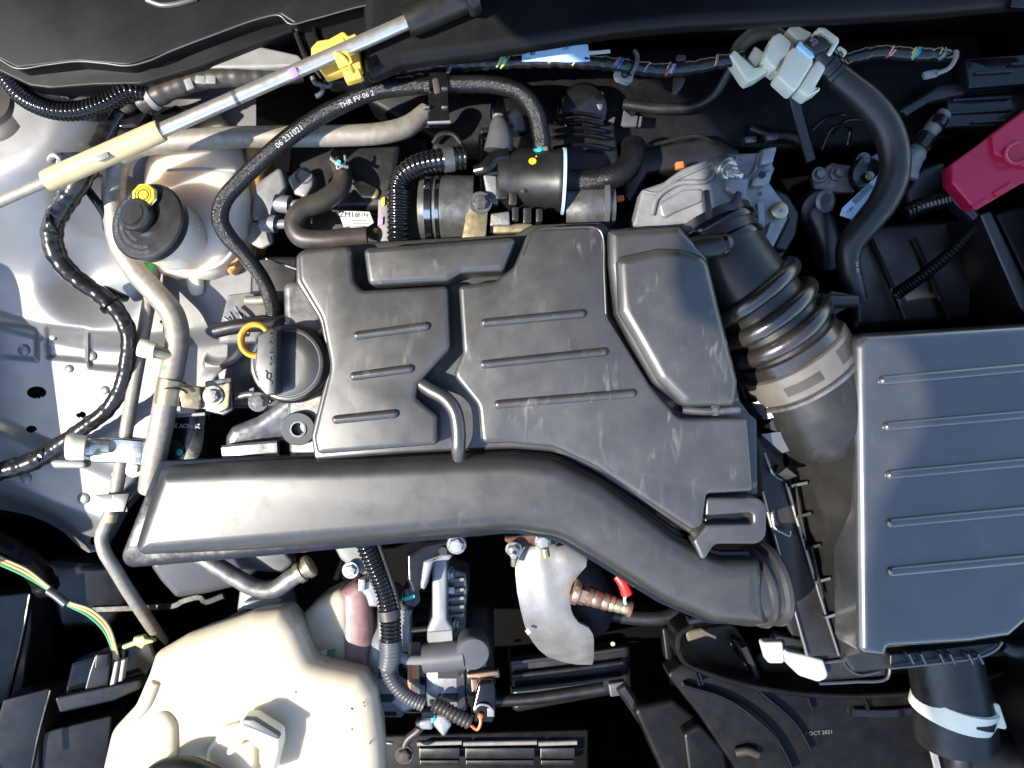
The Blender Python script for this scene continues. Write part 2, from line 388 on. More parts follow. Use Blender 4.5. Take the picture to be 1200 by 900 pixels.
# ------------------------------------------------------------------ the bay: floor and walls (dark, far below)
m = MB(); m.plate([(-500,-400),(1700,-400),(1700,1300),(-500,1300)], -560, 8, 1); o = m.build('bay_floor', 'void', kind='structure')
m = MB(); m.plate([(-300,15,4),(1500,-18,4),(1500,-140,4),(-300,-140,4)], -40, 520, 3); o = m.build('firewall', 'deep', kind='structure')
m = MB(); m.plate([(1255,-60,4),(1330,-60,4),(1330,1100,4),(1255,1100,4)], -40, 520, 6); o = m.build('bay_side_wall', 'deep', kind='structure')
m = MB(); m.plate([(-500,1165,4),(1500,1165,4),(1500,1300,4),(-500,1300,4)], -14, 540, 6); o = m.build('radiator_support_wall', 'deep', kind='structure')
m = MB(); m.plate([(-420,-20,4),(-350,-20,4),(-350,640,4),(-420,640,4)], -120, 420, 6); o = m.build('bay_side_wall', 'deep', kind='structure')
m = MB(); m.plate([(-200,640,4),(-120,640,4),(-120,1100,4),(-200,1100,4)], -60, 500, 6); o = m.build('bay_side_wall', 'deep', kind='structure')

# ------------------------------------------------------------------ unseen panel added above and behind the lens, outlined to shade the far corner
def shade_panel():
    sh = [(-160,-320),(-130,-30),(480,-26),(575,-6),(625,45),(740,120),(792,190),(800,240),(801,330),(812,366),(850,379),(1000,386),(1054,402),(1082,445),(1088,490),(1062,540),(1026,600),(1010,680),(1012,780),(1050,900),(1100,1000),(1330,1000),(1330,-320)]
    top = []; s_ = SUN
    for (px, py) in sh:
        q = Vector((px-600, 450-py, 0))
        t = (100+1.5*(650-q.y))/(s_.z+1.5*s_.y)
        top.append(q+s_*max(t, 30))
    nrm = Vector((0, -1.5, -1)).normalized()
    m = MB(); m.rings([[v for v in top], [v-nrm*18 for v in top]])
    o = m.build('shade_panel', 'deep', label='unseen panel added above the engine bay to shade its far corner', cat='shade_panel')
shade_panel()

# unseen outer fender edge, added and sized to shade the inner fender
m = MB(); m.plate([(-330,330,30),(-318,340,10),(-318,760,10),(-330,780,30),(-520,780,10),(-520,330,10)], 110, 230, 14, 5); m.build('outer_fender_shade', 'silver', label='unseen silver outer fender edge added to shade the inner fender', cat='fender')
# ------------------------------------------------------------------ silver inner fender
def fender():
    def lerp(tab, x):
        for (a, b), (c, d) in zip(tab, tab[1:]):
            if x <= c: return b+(d-b)*max(0, (x-a))/(c-a)
        return tab[-1][1]
    bot = [(-140,575),(-60,588),(0,597),(30,603),(55,612),(75,624),(92,640),(104,648),(114,646),(124,630),(140,600),(165,570),(200,545),(226,510),(245,472),(262,450),(300,436)]
    topy = 40
    def sm(a, b, x):
        t = max(0, min(1, (x-a)/(b-a))); return t*t*(3-2*t)
    def z(px, py):
        v = -105 - 0.10*(py-350) - 0.06*px
        # strut tower rising to the top left
        d = math.hypot(px+10, (py-120)*1.05)
        v += 70*(1-sm(70, 235, d))
        # long rounded step under the tower
        line = 362 + 0.10*px + 14*math.sin(px/70.0)
        v -= 20*sm(line, line+26, py)
        # raised sill further down
        l2 = 496 + 0.42*px
        v -= 14*sm(l2-8, l2+14, py)
        l3 = 556 + 0.40*px
        v -= 34*sm(l3, l3+45, py)
        # shallow pressed squares
        for (x0, y0, x1, y1) in ((-70,372,46,415),(53,380,104,421),(102,386,150,432)):
            e = min(px-x0-(py-400)*0.05, x1-px, py-y0-(px-x0)*0.08, y1-py+(px-x0)*0.08)
            v -= 5*sm(0, 5, e)
        # dish behind the reservoir
        v -= 22*sm(0, 1, 1-math.hypot((px-110)/75, (py-330)/60))
        # rolled edge near the engine side
        yb = lerp(bot, px); v -= 26*(1-sm(0, 22, yb-py))
        # bead on the right corner
        e = abs(math.hypot(px-255, py-395)-34); v += 7*(1-sm(0, 9, e))*(1 if px > 238 and py > 372 else 0.0)
        return v
    holes = [(43,460,11.5,7.2),(95,486,6.2,4.2),(37,503,6.5,4.3),(109,634,3.6,5),(191,377,4,2.4),(85,113,6.5,3.2)]
    nx, ny = 190, 260; V = []; F = []
    xs = [-140+440*i/nx for i in range(nx+1)]
    for i, x in enumerate(xs):
        yb = lerp(bot, x)
        for j in range(ny+1):
            y = topy+(yb-topy)*j/ny; X = x; Y = y
            for (hx, hy, a, b) in holes:
                d = math.hypot((X-hx)/a, (Y-hy)/b)
                if d > 1e-6 and abs(d-1)*min(a, b) < 1.25: X = hx+(X-hx)/d; Y = hy+(Y-hy)/d
            V.append((X, Y))
    n1 = ny+1
    for i in range(nx):
        for j in range(ny):
            q = (i*n1+j, i*n1+j+1, (i+1)*n1+j+1, (i+1)*n1+j)
            cx = sum(V[t][0] for t in q)/4; cy = sum(V[t][1] for t in q)/4
            if any(((cx-hx)/a)**2+((cy-hy)/b)**2 < 0.94 for hx, hy, a, b in holes): continue
            F.append(q)
    m = MB(); m.add([P(x, y, z(x, y)) for x, y in V], F)
    # drop the outer rolled edge down
    base = len(m.v); edge = [m.v[i*n1+ny] for i in range(nx+1)]
    m.v += [Vector((e.x, e.y, e.z-30)) for e in edge]
    m.f += [(i*n1+ny, base+i, base+i+1, (i+1)*n1+ny) for i in range(nx)]
    o = m.build('inner_fender', 'silver', label='silver painted inner fender with round holes beside the engine', cat='fender', ang=60)
    for (x, y, r) in ((28,410,7),(107,417,6),(81,432,5),(123,457,5),(30,560,7),(98,584,7),(62,395,4)):
        b = MB(); b.lathe([(r, -1), (r, 0.9), (r*.8, 1.7), (r*.3, 1.9)], (x, y, z(x, y)), (0, 0, 1), 20); b.build('weld_spot', 'silver', o)
    return z
fz = fender()
# strut top
t = thing('strut_mount', 'dark round strut top mount on the silver tower', 'strut mount', -8, 122, -30)
m = MB(); m.lathe([(60,-30),(60,-8),(55,-3),(48,0),(44,4),(30,6),(26,12),(5,13)], (-8,122,-20), (0.05,0.05,1), 40); m.build('cap', 'brown', t)
m = MB(); m.lathe([(64,-34),(66,-30),(66,-24),(60,-20)], (-8,124,-22), (0.05,0.05,1), 40); m.build('seal_ring', 'rubber', t)

# ------------------------------------------------------------------ cowl
t = thing('cowl_tray', 'black plastic cowl tray with thin pale lip for its highlight across the top corner', 'cowl', 150, 40, -30)
m = MB(); m.plate([(-140,20,10),(0,70,8),(20,80,14),(90,72,30),(150,77,30),(200,60,30),(300,23,20),(328,17,6),(345,28,5),(425,6,10),(500,-10,10),(500,-160,5),(-140,-160,5)], 30, 30, 3); m.build('panel', 'cowl', t)
m = MB(); m.tube([(-20,62,29),(0,70,29),(20,80,29),(55,76,29),(90,72,29),(120,74,29),(150,77,29),(175,71,29),(200,60,29),(250,41,29),(300,23,29),(327,18,29),(340,28,29),(365,23,29),(425,7,29),(470,0,29)], 0.95, 8, 3); m.build('lip', 'grey', t)  # paler grey bead draws the highlight along the tray edge
m = MB(); m.plate([(-140,40,10),(-5,82,10),(35,101,14),(60,104,14),(110,100,20),(165,99,20),(235,78,30),(300,52,20),(345,36,6),(345,8,6),(240,20,10),(150,50,10),(-140,0,6)], 8, 26, 3); m.build('lower_lip', 'cowl', t)
m = MB(); m.plate([(338,26,4),(366,22,4),(430,6,8),(520,-6,6),(520,40,6),(470,74,8),(432,74,6),(436,92,6),(425,97,5),(382,97,5),(372,84,5),(355,70,6)], 4, 28, 3); m.build('corner_panel', 'cowl', t)
m = MB(); m.ribbon([(344,26,8),(352,48,7),(362,70,6),(378,92,5)], 4, 8, vertical=False); m.build('rib', 'gloss', t)
m = MB(); m.ribbon([(366,24,8),(372,46,7),(380,56,6)], 4, 8); m.build('rib', 'gloss', t)
m = MB(); m.tube([(172,0,32),(190,6,32),(210,4,32),(230,-2,32)], 3.2, 8); m.build('clip', 'grey', t)
m = MB(); m.plate([(232,80,6),(300,53,10),(350,64,10),(365,84,10),(345,78,14),(300,80,20),(255,80,10)], -2, 14, 3); m.build('lower_panel', 'lgrey', t)
m = MB(); m.plate([(425,95,10),(470,74,20),(560,62,30),(640,50,30),(720,37,30),(800,29,30),(900,24,30),(1000,19,30),(1100,13,30),(1200,3,30),(1340,-12,10),(1340,-190,5),(420,-190,5)], 34, 20, 15, 6)
o = m.build('cowl_cover', 'cowl', label='long smooth black cowl panel running along the top of the bay', cat='cowl')
m = MB(); m.plate([(1185,-4,2),(1230,-4,2),(1230,10,2),(1185,8,2)], 36, 10, 1); m.build('notch_cover', 'gloss', o)
# black ledge and bulkhead pad below the cowl
t = thing('bulkhead_pad', 'black sound deadening pad on the bulkhead behind the harness', 'pad', 850, 100, -200)
m = MB(); m.plate([(420,70,10),(1140,40,10),(1170,90,10),(1130,160,20),(950,175,20),(700,170,10),(520,170,20),(430,120,10)], -150, 60, 8, 3, tilt=(0,0.1)); m.build('pad', 'deep', t)

# ------------------------------------------------------------------ engine block below the cover
t = thing('engine_block', 'dark engine block hidden under the plastic cover', 'engine', 600, 460, -400)
m = MB(); m.plate([(330,330,10),(700,300,10),(820,360,10),(840,560,10),(640,600,10),(340,600,10)], -60, 320, 8); m.build('cylinder_head', 'aludark', t)
m = MB(); m.plate([(300,200,10),(800,190,10),(900,320,10),(880,620,10),(300,640,10)], -260, 260, 8); m.build('crankcase', 'deep', t)

# ------------------------------------------------------------------ engine cover
t = thing('engine_cover', 'satin black plastic engine cover with raised panels and ribs in the middle', 'engine cover', 600, 420, -60)
m = MB(); m.plate([(346,294,12),(424,284,5),(604,274,5),(622,263,10),(706,260,10),(714,268,3),(800,262,4),(832,300,20),(850,380,20),(868,470,8),(880,486,4),(888,492,4),(889,580,4),(832,584,3),(828,624,6),(815,630,8),(700,556,40),(648,530,30),(600,526,20),(480,531,30),(368,540,6),(364,510,8),(384,430,40),(374,375,40),(346,330,15)], -36, 26, 4); m.build('base_moulding', 'cover', t)
pl = MB(); pl.plate([(348,292,11),(411,287,9),(414,328,14),(424,340,10),(525,334,6),(528,408,12),(490,450,5),(487,466,6),(513,487,8),(513,521,6),(371,533,7),(367,512,12),(387,430,50),(376,372,50),(350,328,20)], 0, 40, 6, 5); p1 = pl.build('left_panel', 'cover', t)
pl = MB(); pl.plate([(425,290,7),(500,285,20),(606,277,5),(590,317,7),(540,320,12),(524,329,12),(431,334,8)], 12, 50, 7, 5); pl.build('top_box_panel', 'cover', t)
pl = MB(); pl.plate([(618,274,14),(628,266,8),(704,264,10),(711,285,10),(713,371,16),(762,450,20),(796,490,16),(877,490,6),(884,576,5),(829,579,5),(824,616,6),(812,622,8),(760,588,60),(700,548,90),(650,524,50),(600,519,30),(564,520,8),(560,476,18),(531,440,12),(542,412,10),(537,334,6),(580,329,14),(602,312,14)], 2, 40, 6, 5); p2 = pl.build('centre_panel', 'cover', t)
m = MB(); m.tube([(612,300,2.2),(620,280,2.2),(630,270,2.2),(660,267,2.2),(700,268,2.2),(706,276,2.2),(708,320,2.2),(710,368,2.2)], 1.3, 8, 3); m.build('edge_bead', 'cover', p2)
pl = MB(); pl.plate([(713,268,7),(798,264,3),(830,298,20),(846,370,30),(865,445,14),(862,474,6),(803,475,14),(768,450,30),(738,398,14),(722,366,10),(714,310,8)], 13, 55, 11, 6); p3 = pl.build('side_box_panel', 'cover', t)
pl = MB(); pl.plate([(722,300,12),(773,289,16),(799,290,10),(831,300,22),(848,371,30),(867,446,14),(864,476,7),(803,477,16),(772,446,30),(744,396,16),(726,365,16)], 23, 34, 13, 7); pl.build('raised_top', 'cover', p3)
for (x0, y0, x1, y1, par, zz) in ((418,393,498,382,p1,0),(414,441,479,432,p1,0),(393,492,461,485,p1,0),(568,378,682,367,p2,2),(567,427,708,412,p2,2),(584,474,741,461,p2,2)):
    r = MB(); r.plate(capsule(x0, y0, x1, y1, 5.2), zz+6.0, 8, 4.8, 5, arc=8, dome=1.2); r.build('rib', 'cover', par)
m = MB(); m.tube([(494,450,-12),(505,457,-8),(522,467,-4),(533,482,-2),(537,505,-2),(537,525,-4),(538,536,-14)], [8.5,8.8,8.8,8.8,8.8,8.8,8], 20, 3); m.build('breather_pipe', 'cover', t)
m = MB(); m.plate([(826,583,3),(899,583,16),(899,638,16),(838,638,10),(824,660,4),(812,634,5),(828,615,3),(882,614,4),(882,601,5),(826,605,2)], -6, 26, 4, 4); m.build('tab', 'cover', t)
m = MB(); m.plate([(826,600,3),(890,598,3),(890,618,3),(826,618,3)], -26, 10, 2); m.build('tab_floor', 'gloss', t)
m = MB(); m.tube([(800,480,-16),(830,482,-14),(866,480,-16)], 5, 10); m.hexbolt(838,481,-12,4.5); m.build('bolt', 'steel', t)

# ------------------------------------------------------------------ intake duct along the front
t = thing('intake_duct', 'long glossy black intake duct running in front of the engine cover', 'intake duct', 500, 600, -70)
body = [(188,544,20),(300,538,40),(420,536,40),(520,531,40),(600,528,40),(652,534,60),(705,560,80),(790,624,70),(838,650,40),(884,650,6),(896,730,6),(832,726,30),(775,702,50),(700,655,80),(655,628,60),(600,620,50),(500,629,50),(300,648,50),(141,662,18)]
m = MB(); m.plate(body, -14, 36, 24, 8, dome=1.2, arc=8, tilt=(0.05,0.10), zmap=-44); m.build('shell', 'duct', t)
flange = [(186,540,14),(300,535,40),(420,533,40),(520,528,40),(600,525,40),(654,531,60),(708,557,80),(793,621,70),(840,646,40),(880,646,6),(892,734,6),(830,731,30),(772,707,50),(697,660,80),(652,633,60),(600,625,50),(500,634,50),(300,653,50),(135,667,14)]
m = MB(); m.plate(flange, -46, 7, 2, 2, arc=8); m.build('seam_flange', 'gloss', t)
m = MB(); m.lathe([(20,-46),(34,-30),(41,-10),(43,2),(43,6),(47,8),(48,12),(46,16),(44,18),(44,23),(49,26),(50,31),(47,35),(40,36),(38,30)], (874,690,-60), (0.97,0.16,-0.22), 40); m.build('collar', 'duct', t)

# ------------------------------------------------------------------ air cleaner box
t = thing('air_box', 'large black air cleaner box with five long ribs on its lid', 'air cleaner', 1080, 570, -170)
lid = [(1003,393,16),(1100,387,30),(1275,376,4),(1275,700,4),(1203,733,10),(1186,748,10),(1140,755,20),(1043,761,3),(1040,772,4),(1008,768,10),(1006,600,60)]
m = MB(); m.plate(lid, 0, 60, 11, 6, draft=4); L_ = m.build('lid', 'airbox', t)
for (x0, y0, x1, y1) in ((1038,446,1250,427),(1043,500,1250,482),(1046,557,1250,538),(1047,614,1250,595),(1048,671,1250,652)):
    r = MB(); r.plate(capsule(x0, y0, x1, y1, 6.0), 6.0, 10, 5.4, 5, arc=8, dome=1.1); r.build('rib', 'airbox', L_)
m = MB(); m.box(1054,673,1.2,11,4,3,5); m.build('mark', 'gloss', L_)
# sloping near side
m = MB()
a = [P(995,404,-8),P(1000,470,-8),P(1004,600,-8),P(1008,766,-8)]; b = [P(905,448,-105),P(915,500,-115),P(938,590,-115),P(985,772,-115)]
c = [v+Vector((30,0,-30)) for v in b]; d = [v+Vector((40,0,-100)) for v in a]
g = []
for i in range(4): g.append([a[i], a[i].lerp(b[i], .06)+Vector((0,0,-2)), a[i].lerp(b[i], .5), b[i], c[i], d[i]])
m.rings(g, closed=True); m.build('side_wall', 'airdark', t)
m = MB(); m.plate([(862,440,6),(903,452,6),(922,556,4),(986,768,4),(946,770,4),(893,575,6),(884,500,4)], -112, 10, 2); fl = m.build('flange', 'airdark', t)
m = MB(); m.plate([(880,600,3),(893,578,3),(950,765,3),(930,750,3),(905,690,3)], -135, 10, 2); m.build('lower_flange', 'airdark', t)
m = MB(); m.tube([(921,566,-108),(950,664,-108),(983,768,-108)], 2, 8); m.build('edge_rail', 'airbox', t)
m = MB(); m.tube([(893,576,-108),(918,668,-108),(946,768,-108)], 2, 8); m.build('edge_rail', 'airbox', t)
for (x, y, w_) in ((934,565,20),(939,601,18),(950,638,18),(961,677,20),(973,718,20)):
    g = MB(); q = P(x-w_/2, y+2, -112); r = P(x+w_/2+2, y-1, -84)
    g.rings([[q, q+Vector((w_*1.2,0,0)), r, q+Vector((0,0,10))], [v+Vector((1,-3.5,0)) for v in (q, q+Vector((w_*1.2,0,0)), r, q+Vector((0,0,10)))]]); g.build('gusset_or_shade', 'airbox', t)
for mm, up in (('airbox', [(880,472,-62),(904,463,-48),(924,484,-40),(896,492,-56)]), ('ink', [(895,500,-60),(908,491,-54),(950,514,-52),(915,508,-56)]), ('airbox', [(892,509,-62),(914,506,-52),(952,519,-44),(917,531,-60)]), ('ink', [(912,556,-66),(922,548,-60),(934,558,-60),(922,562,-66)])):  # the ink-black pieces paint the shade between the facets
    g = MB(); up = [P(*q_) for q_ in up]; g.rings([[v+Vector((0,0,-40)) for v in up], up]); g.build('gusset_or_shade', mm, t)
m = MB(); m.tube([(896,530,-74),(906,555,-76),(916,562,-78)], 2.2, 8); m.build('edge_rail', 'airbox', t)
for q_ in ((932,570,943,632),(950,640,964,700)):
    g = MB(); g.ribbon([(q_[0],q_[1],-98),(q_[2],q_[3],-98)], 3, 6); g.build('inner_rail', 'airdark', t)
for (x, y) in ((902,655),(911,688),(920,706)):
    g = MB(); g.box(x, y, -112, 18, 3, 20, -4); g.build('gusset_or_shade', 'airbox', t)
# body below
m = MB(); m.plate([(935,460,10),(1275,400,6),(1275,760,6),(1000,790,8),(965,740,6)], -120, 60, 5); m.build('lower_body', 'black', t)
# inlet stub
AX = Vector((0.54,-0.80,-0.20)).normalized()
m = MB(); m.lathe([(61,0),(62,18),(66,40),(70,75),(60,100)], (936,428,-62), AX, 44); m.build('outlet_stub', 'airdark', t)
m = MB(); m.box(950,446,-4,22,5,8,32); m.box(963,437,-4,10,4,8,32); m.build('stub_clip', 'zinc', t)
m = MB(); m.tube([(904,600,-100),(906,612,-100),(908,619,-98),(918,625,-96),(926,628,-96),(926,622,-96)], 1.6, 8); m.build('wire_clip', 'zinc', t)
# front ledge with ribs
m = MB(); m.plate([(903,743,6),(940,750,10),(1038,768,2),(1039,792,3),(958,800,10),(935,792,10),(915,765,8)], -128, 22, 2); m.build('ledge', 'airdark', t)
m = MB(); m.tube([(920,760,-124),(945,774,-124),(965,776,-124),(1000,772,-124),(1037,767,-124),(1040,794,-124),(1000,799,-124),(960,801,-124)], 2.0, 8); m.tube([(986,772,-124),(994,784,-124),(1008,791,-124),(1032,787,-124)], 1.4, 6); m.build('ledge_rim', 'airbox', t)
m = MB(); m.plate([(1043,767,2),(1172,753,6),(1168,762,6),(1150,770,8),(1043,784,3)], -60, 22, 2); m.build('ledge', 'black', t)
m = MB(); m.tube([(1043,783,-54),(1090,778,-54),(1150,769,-54),(1168,760,-54),(1174,752,-54)], 1.8, 8); m.build('ledge_rim', 'airbox', t)
for x in (1062,1076,1098,1110,1131,1143):
    g = MB(); g.ribbon([(x,764,-52),(x+6,776,-52)], 2.2, 14); g.build('rib', 'airbox', t)

# white clips of the air box
m = MB(); m.plate([(893,753,3),(918,752,3),(920,778,4),(900,778,6)], -120, 16, 3); m.build('box_clip', 'whitedim', label='small square white plastic clip at the duct end of the air box', cat='clip', group='white clips under the air box')
m = MB(); m.plate([(920,763,3),(945,768,20),(966,774,5),(973,795,8),(960,800,8),(938,793,10),(924,780,6)], -112, 24, 4); m.build('box_clip', 'whitedim', label='wide curved white plastic clip on the air box ledge', cat='clip', group='white clips under the air box')

# ------------------------------------------------------------------ bellows hose
t = thing('bellows_hose', 'ribbed black rubber bellows hose between throttle and air box', 'hose', 885, 350, -110)
bp = [(830,262,-60),(848,298,-52),(868,328,-48),(892,360,-50),(914,392,-56),(934,424,-64)]
m = MB(); m.tube(bp, [51,50,50,52,56,61], 40, 4); m.build('tube', 'rubber', t)
W = [P(*p) for p in bp]; path = catmull(W, 1.0); fr = frames(path); tot = path[-1][2]
for f, R_ in ((0.50,64),(0.645,66),(0.775,68)):
    i = int(f*(len(path)-1)); p = path[i][0]; ax = fr[i][0]
    prof = [(R_*1.05-9+10*math.cos(q), 10.5*math.sin(q)) for q in [-math.pi/2+math.pi*j/10 for j in range(11)]]
    r = MB(); r.lathe(prof, p, ax, 44, world=True); r.build('bellow', 'bellow', t)
i = int(0.885*(len(path)-1)); p = path[i][0]
r = MB(); r.lathe([(62,-8),(66,-6),(66,8),(62,10)], p, fr[i][0], 44, world=True); r.build('cuff', 'bellow', t)
p0 = path[-1][0]; ax = fr[-1][0]
r = MB(); r.lathe([(67,-16),(71,-15),(71,17),(69,19),(66,19)], p0, ax, 48, world=True); cl = r.build('clamp', 'clampgrey', t)
r = MB(); r.lathe([(69,20),(73,21),(73,25),(69,26)], p0, ax, 48, world=True); r.build('clamp_ring', 'aludark', t)
q = ax.to_track_quat('Z', 'Y').to_matrix()
def onring(th0, th1, h0, h1, R_, name, mm, par):
    g = MB(); n = 10; rg = []
    for j in range(n+1):
        th = th0+(th1-th0)*j/n
        rg.append([p0+q @ Vector((rr*math.cos(th), rr*math.sin(th), hh)) for rr, hh in ((R_-2,h0),(R_,h0),(R_,h1),(R_-2,h1))])
    g.rings(rg); return g.build(name, mm, par)
# find the angle on the ring that faces up
zl = q.transposed() @ Vector((0,0,1)); th_up = math.atan2(zl.y, zl.x)
sd = q.transposed() @ Vector((1,1,0)); sgn = 1 if (math.sin(math.atan2(sd.y, sd.x)-th_up) > 0) else -1
onring(th_up+sgn*0.32, th_up+sgn*0.98, -9, 9, 71.8, 'clamp_slot', 'brown', cl)
onring(th_up-sgn*0.75, th_up-sgn*0.1, -3, 9, 71.8, 'clamp_slot', 'brown', cl)
m = MB(); m.tube([(955,352,-40),(975,353,-38),(1003,353,-40)], 8, 12); m.plate([(968,346,3),(974,340,3),(1006,346,4),(1010,353,4),(985,366,4),(974,374,3)], -44, 14, 3); m.build('lug', 'rubber', t)
m = MB(); m.tube([(806,296,-6),(824,290,-2),(843,288,0),(851,284,-4)], [16,15,14,12], 18); m.build('vent_nipple', 'rubber', t)
m = MB(); m.lathe([(13.5,-2),(14.5,0),(14.5,4),(13.5,5)], (845,288,-1), (0.9,0.2,-.1), 20); m.build('vent_ring', 'gloss', t)
for (h, R_) in ((8,57),(18,53),(30,55)):
    r = MB(); r.lathe([(R_-6,-6),(R_-1,-5),(R_,-3),(R_,3),(R_-1,5),(R_-6,6)], P(834,268,-60)+fr[0][0]*h, fr[0][0], 44, world=True); r.build('hose_clamp', 'gloss', t)
m = MB(); m.plate([(825,222,2),(832,222,2),(837,258,2),(828,258,2)], -6, 14, 2); m.plate([(838,242,3),(858,236,3),(864,222,3),(871,226,3),(866,246,4),(845,252,3)], -8, 14, 2); m.build('clamp_ear', 'black', t)

# ------------------------------------------------------------------ throttle body casting
t = thing('throttle_casting', 'cast aluminium throttle bracket with bolt and ear behind the bellows hose', 'bracket', 840, 230, -100)
m = MB(); m.plate([(741,266,2),(752,222,6),(778,213,12),(800,197,30),(848,180,14),(888,178,5),(896,173,5),(912,171,3),(906,192,3),(909,197,2),(902,213,4),(922,240,5),(924,256,4),(906,292,6),(882,302,4),(862,286,20),(838,268,20),(800,262,20),(786,268,3)], -56, 30, 4, 3); pl = m.build('plate', 'alu', t)
m = MB(); m.tube([(764,252,-54),(770,232,-54),(795,215,-54),(828,212,-54),(838,200,-54),(843,184,-54)], 3.4, 10); m.tube([(753,224,-54),(772,226,-54),(790,212,-54),(845,186,-54)], 1.8, 8); m.build('rib', 'alu', pl)
m = MB(); m.tube([(890,181,-54),(884,200,-54),(872,215,-54)], 2.6, 8); m.build('rib', 'alu', pl)
m = MB(); m.plate([(852,206,4),(882,206,4),(876,224,8),(896,262,10),(884,292,6),(872,284,8),(872,240,12),(850,222,8)], -47, 20, 5, 4); m.plate([(772,238,6),(800,222,10),(826,220,8),(824,236,8),(790,250,10),(776,258,6)], -52, 8, 3, 4); m.build('web', 'alu', pl)
m = MB(); m.tube([(862,184,-54),(866,206,-54),(880,208,-54)], 2.4, 8); m.build('rib', 'alu', pl)
m = MB(); m.plate([(884,208,3),(906,196,3),(903,212,3),(896,218,3),(880,218,3)], -44, 14, 2); m.plate([(894,174,3),(911,171,2),(906,190,3),(891,194,3)], -42, 14, 2); m.build('ear', 'alu', t)
m = MB(); m.lathe([(4.3,0),(4.3,.6)], (893,205,-43.5), (0,0,1), 16); m.build('hole', 'ink', t)
m = MB(); m.ribbon([(890,238,-42),(891,262,-42),(886,284,-44)], 9, 6); m.build('rib', 'alu', pl)
m = MB(); m.ribbon([(905,262,-50),(900,276,-50),(893,294,-52)], 8, 6); m.build('rib', 'alu', pl)
m = MB(); m.lathe([(10,-14),(10,0),(8,1.5)], (914,246,-46), (0,0,1), 20); m.build('plug', 'yzinc', t)
m = MB(); m.lathe([(1.8,0),(1.8,.4)], (915,247,-44.3), (0,0,1), 10); m.build('dot', 'wb', t)
m = MB(); m.lathe([(14,-16),(14,-2),(12,0)], (854,199,-46), (0.35,-0.5,0.8), 24); m.hexbolt(854,199,-45,8,(0.35,-0.5,0.8),9,1.4,16); m.build('bolt', 'zinc', t)
m = MB(); m.text('25', 4.5, 890, 229, -55.3, -5); m.build('cast_number', 'ink', t)
m = MB(); m.plate([(902,215,6),(925,228,10),(938,250,12),(934,275,12),(922,295,6),(905,292,4),(922,255,4)], -72, 30, 5); m.build('motor_cover', 'black', t)
m = MB(); m.plate([(884,302,3),(908,288,3),(924,290,3),(905,320,3),(886,318,3)], -90, 30, 3); m.build('motor_connector', 'grey', t)

# ------------------------------------------------------------------ hood stay
t = thing('bonnet_stay', 'polished hood stay rod with beige sleeve and black end lying across the corner', 'stay rod', 280, 125, 40)
R0 = (-40,254,44); R1 = (545,-4,52)
def on(f): return tuple(R0[i]+(R1[i]-R0[i])*f for i in range(3))
def atx(x): return on((x-R0[0])/(R1[0]-R0[0]))
m = MB(); m.tube([atx(-40), atx(80)], 6.5, 20); m.build('lower_rod', 'alupipe', t)
m = MB(); m.tube([atx(x) for x in (170,250,330,400,480)], 8.6, 24, 8); rod = m.build('rod', 'rodsteel', t)
m = MB(); m.tube([atx(275), atx(279)], 9.0, 24, 2); m.build('groove', 'steel', rod)
m = MB(); m.tube([atx(x) for x in (54,60,120,183,189)], [12.0,13.0,13.0,13.0,12.4], 24, 5); sl_ = m.build('sleeve', 'beige', t)
m = MB(); m.box(*atx(120)[:2], 59.6, 15, 7, 2, 23.7, .4); m.build('sleeve_window', 'lgrey', sl_)
m = MB(); m.tube([atx(476), atx(486), atx(536), atx(545)], [17,18,18.5,18.5], 30, 6); g = m.build('grip', 'rubber', t)
m = MB(); m.tube([atx(541), atx(545), atx(552), atx(556)], [16,24,24,22], 30, 3); m.build('grip_flange', 'rubber', g)
m = MB(); m.tube([atx(556), atx(590)], 8.0, 18, 4); m.build('tip', 'black', t)
m = MB(); m.box(*atx(343)[:2], 60.5, 11, 12, 3, 23.7, .8, 3); m.build('purple_mark', 'purple', rod)
# yellow clip
t = thing('rod_clip', 'yellow plastic clip gripping the hood stay rod', 'clip', 398, 68, 10)
m = MB(); m.plate([(364,55,6),(372,47,8),(385,45,3),(403,35,5),(408,42,3),(418,37,3),(420,60,3),(424,80,3),(415,82,4),(410,80,3),(380,90,3),(376,84,3),(364,68,6)], 30, 16, 3); m.build('base', 'yellow', t)
m = MB(); m.box(395,55,46,24,18,16,23.7,2.5,3); m.build('jaw', 'yellow', t)
m = MB(); m.tube([(392,62,50),(400,66,70),(408,74,66),(414,84,50)], 3, 8); m.box(402,69,68,18,17,3,23.7,1.2,2,tiltx=0); m.build('strap', 'yellow', t)
m = MB(); m.plate([(400,82,3),(420,78,3),(425,90,3),(405,96,3)], 40, 12, 3); m.build('tongue', 'yellow', t)
m = MB(); m.tube([(366,90,0),(370,98,0),(378,100,0),(376,110,0),(370,113,0)], 3, 8); m.tube([(372,98,0),(386,101,0),(388,97,0)], 3, 8); m.build('fir_tree_clip', 'grey', label='small grey hook clip below the yellow rod clip', cat='clip')

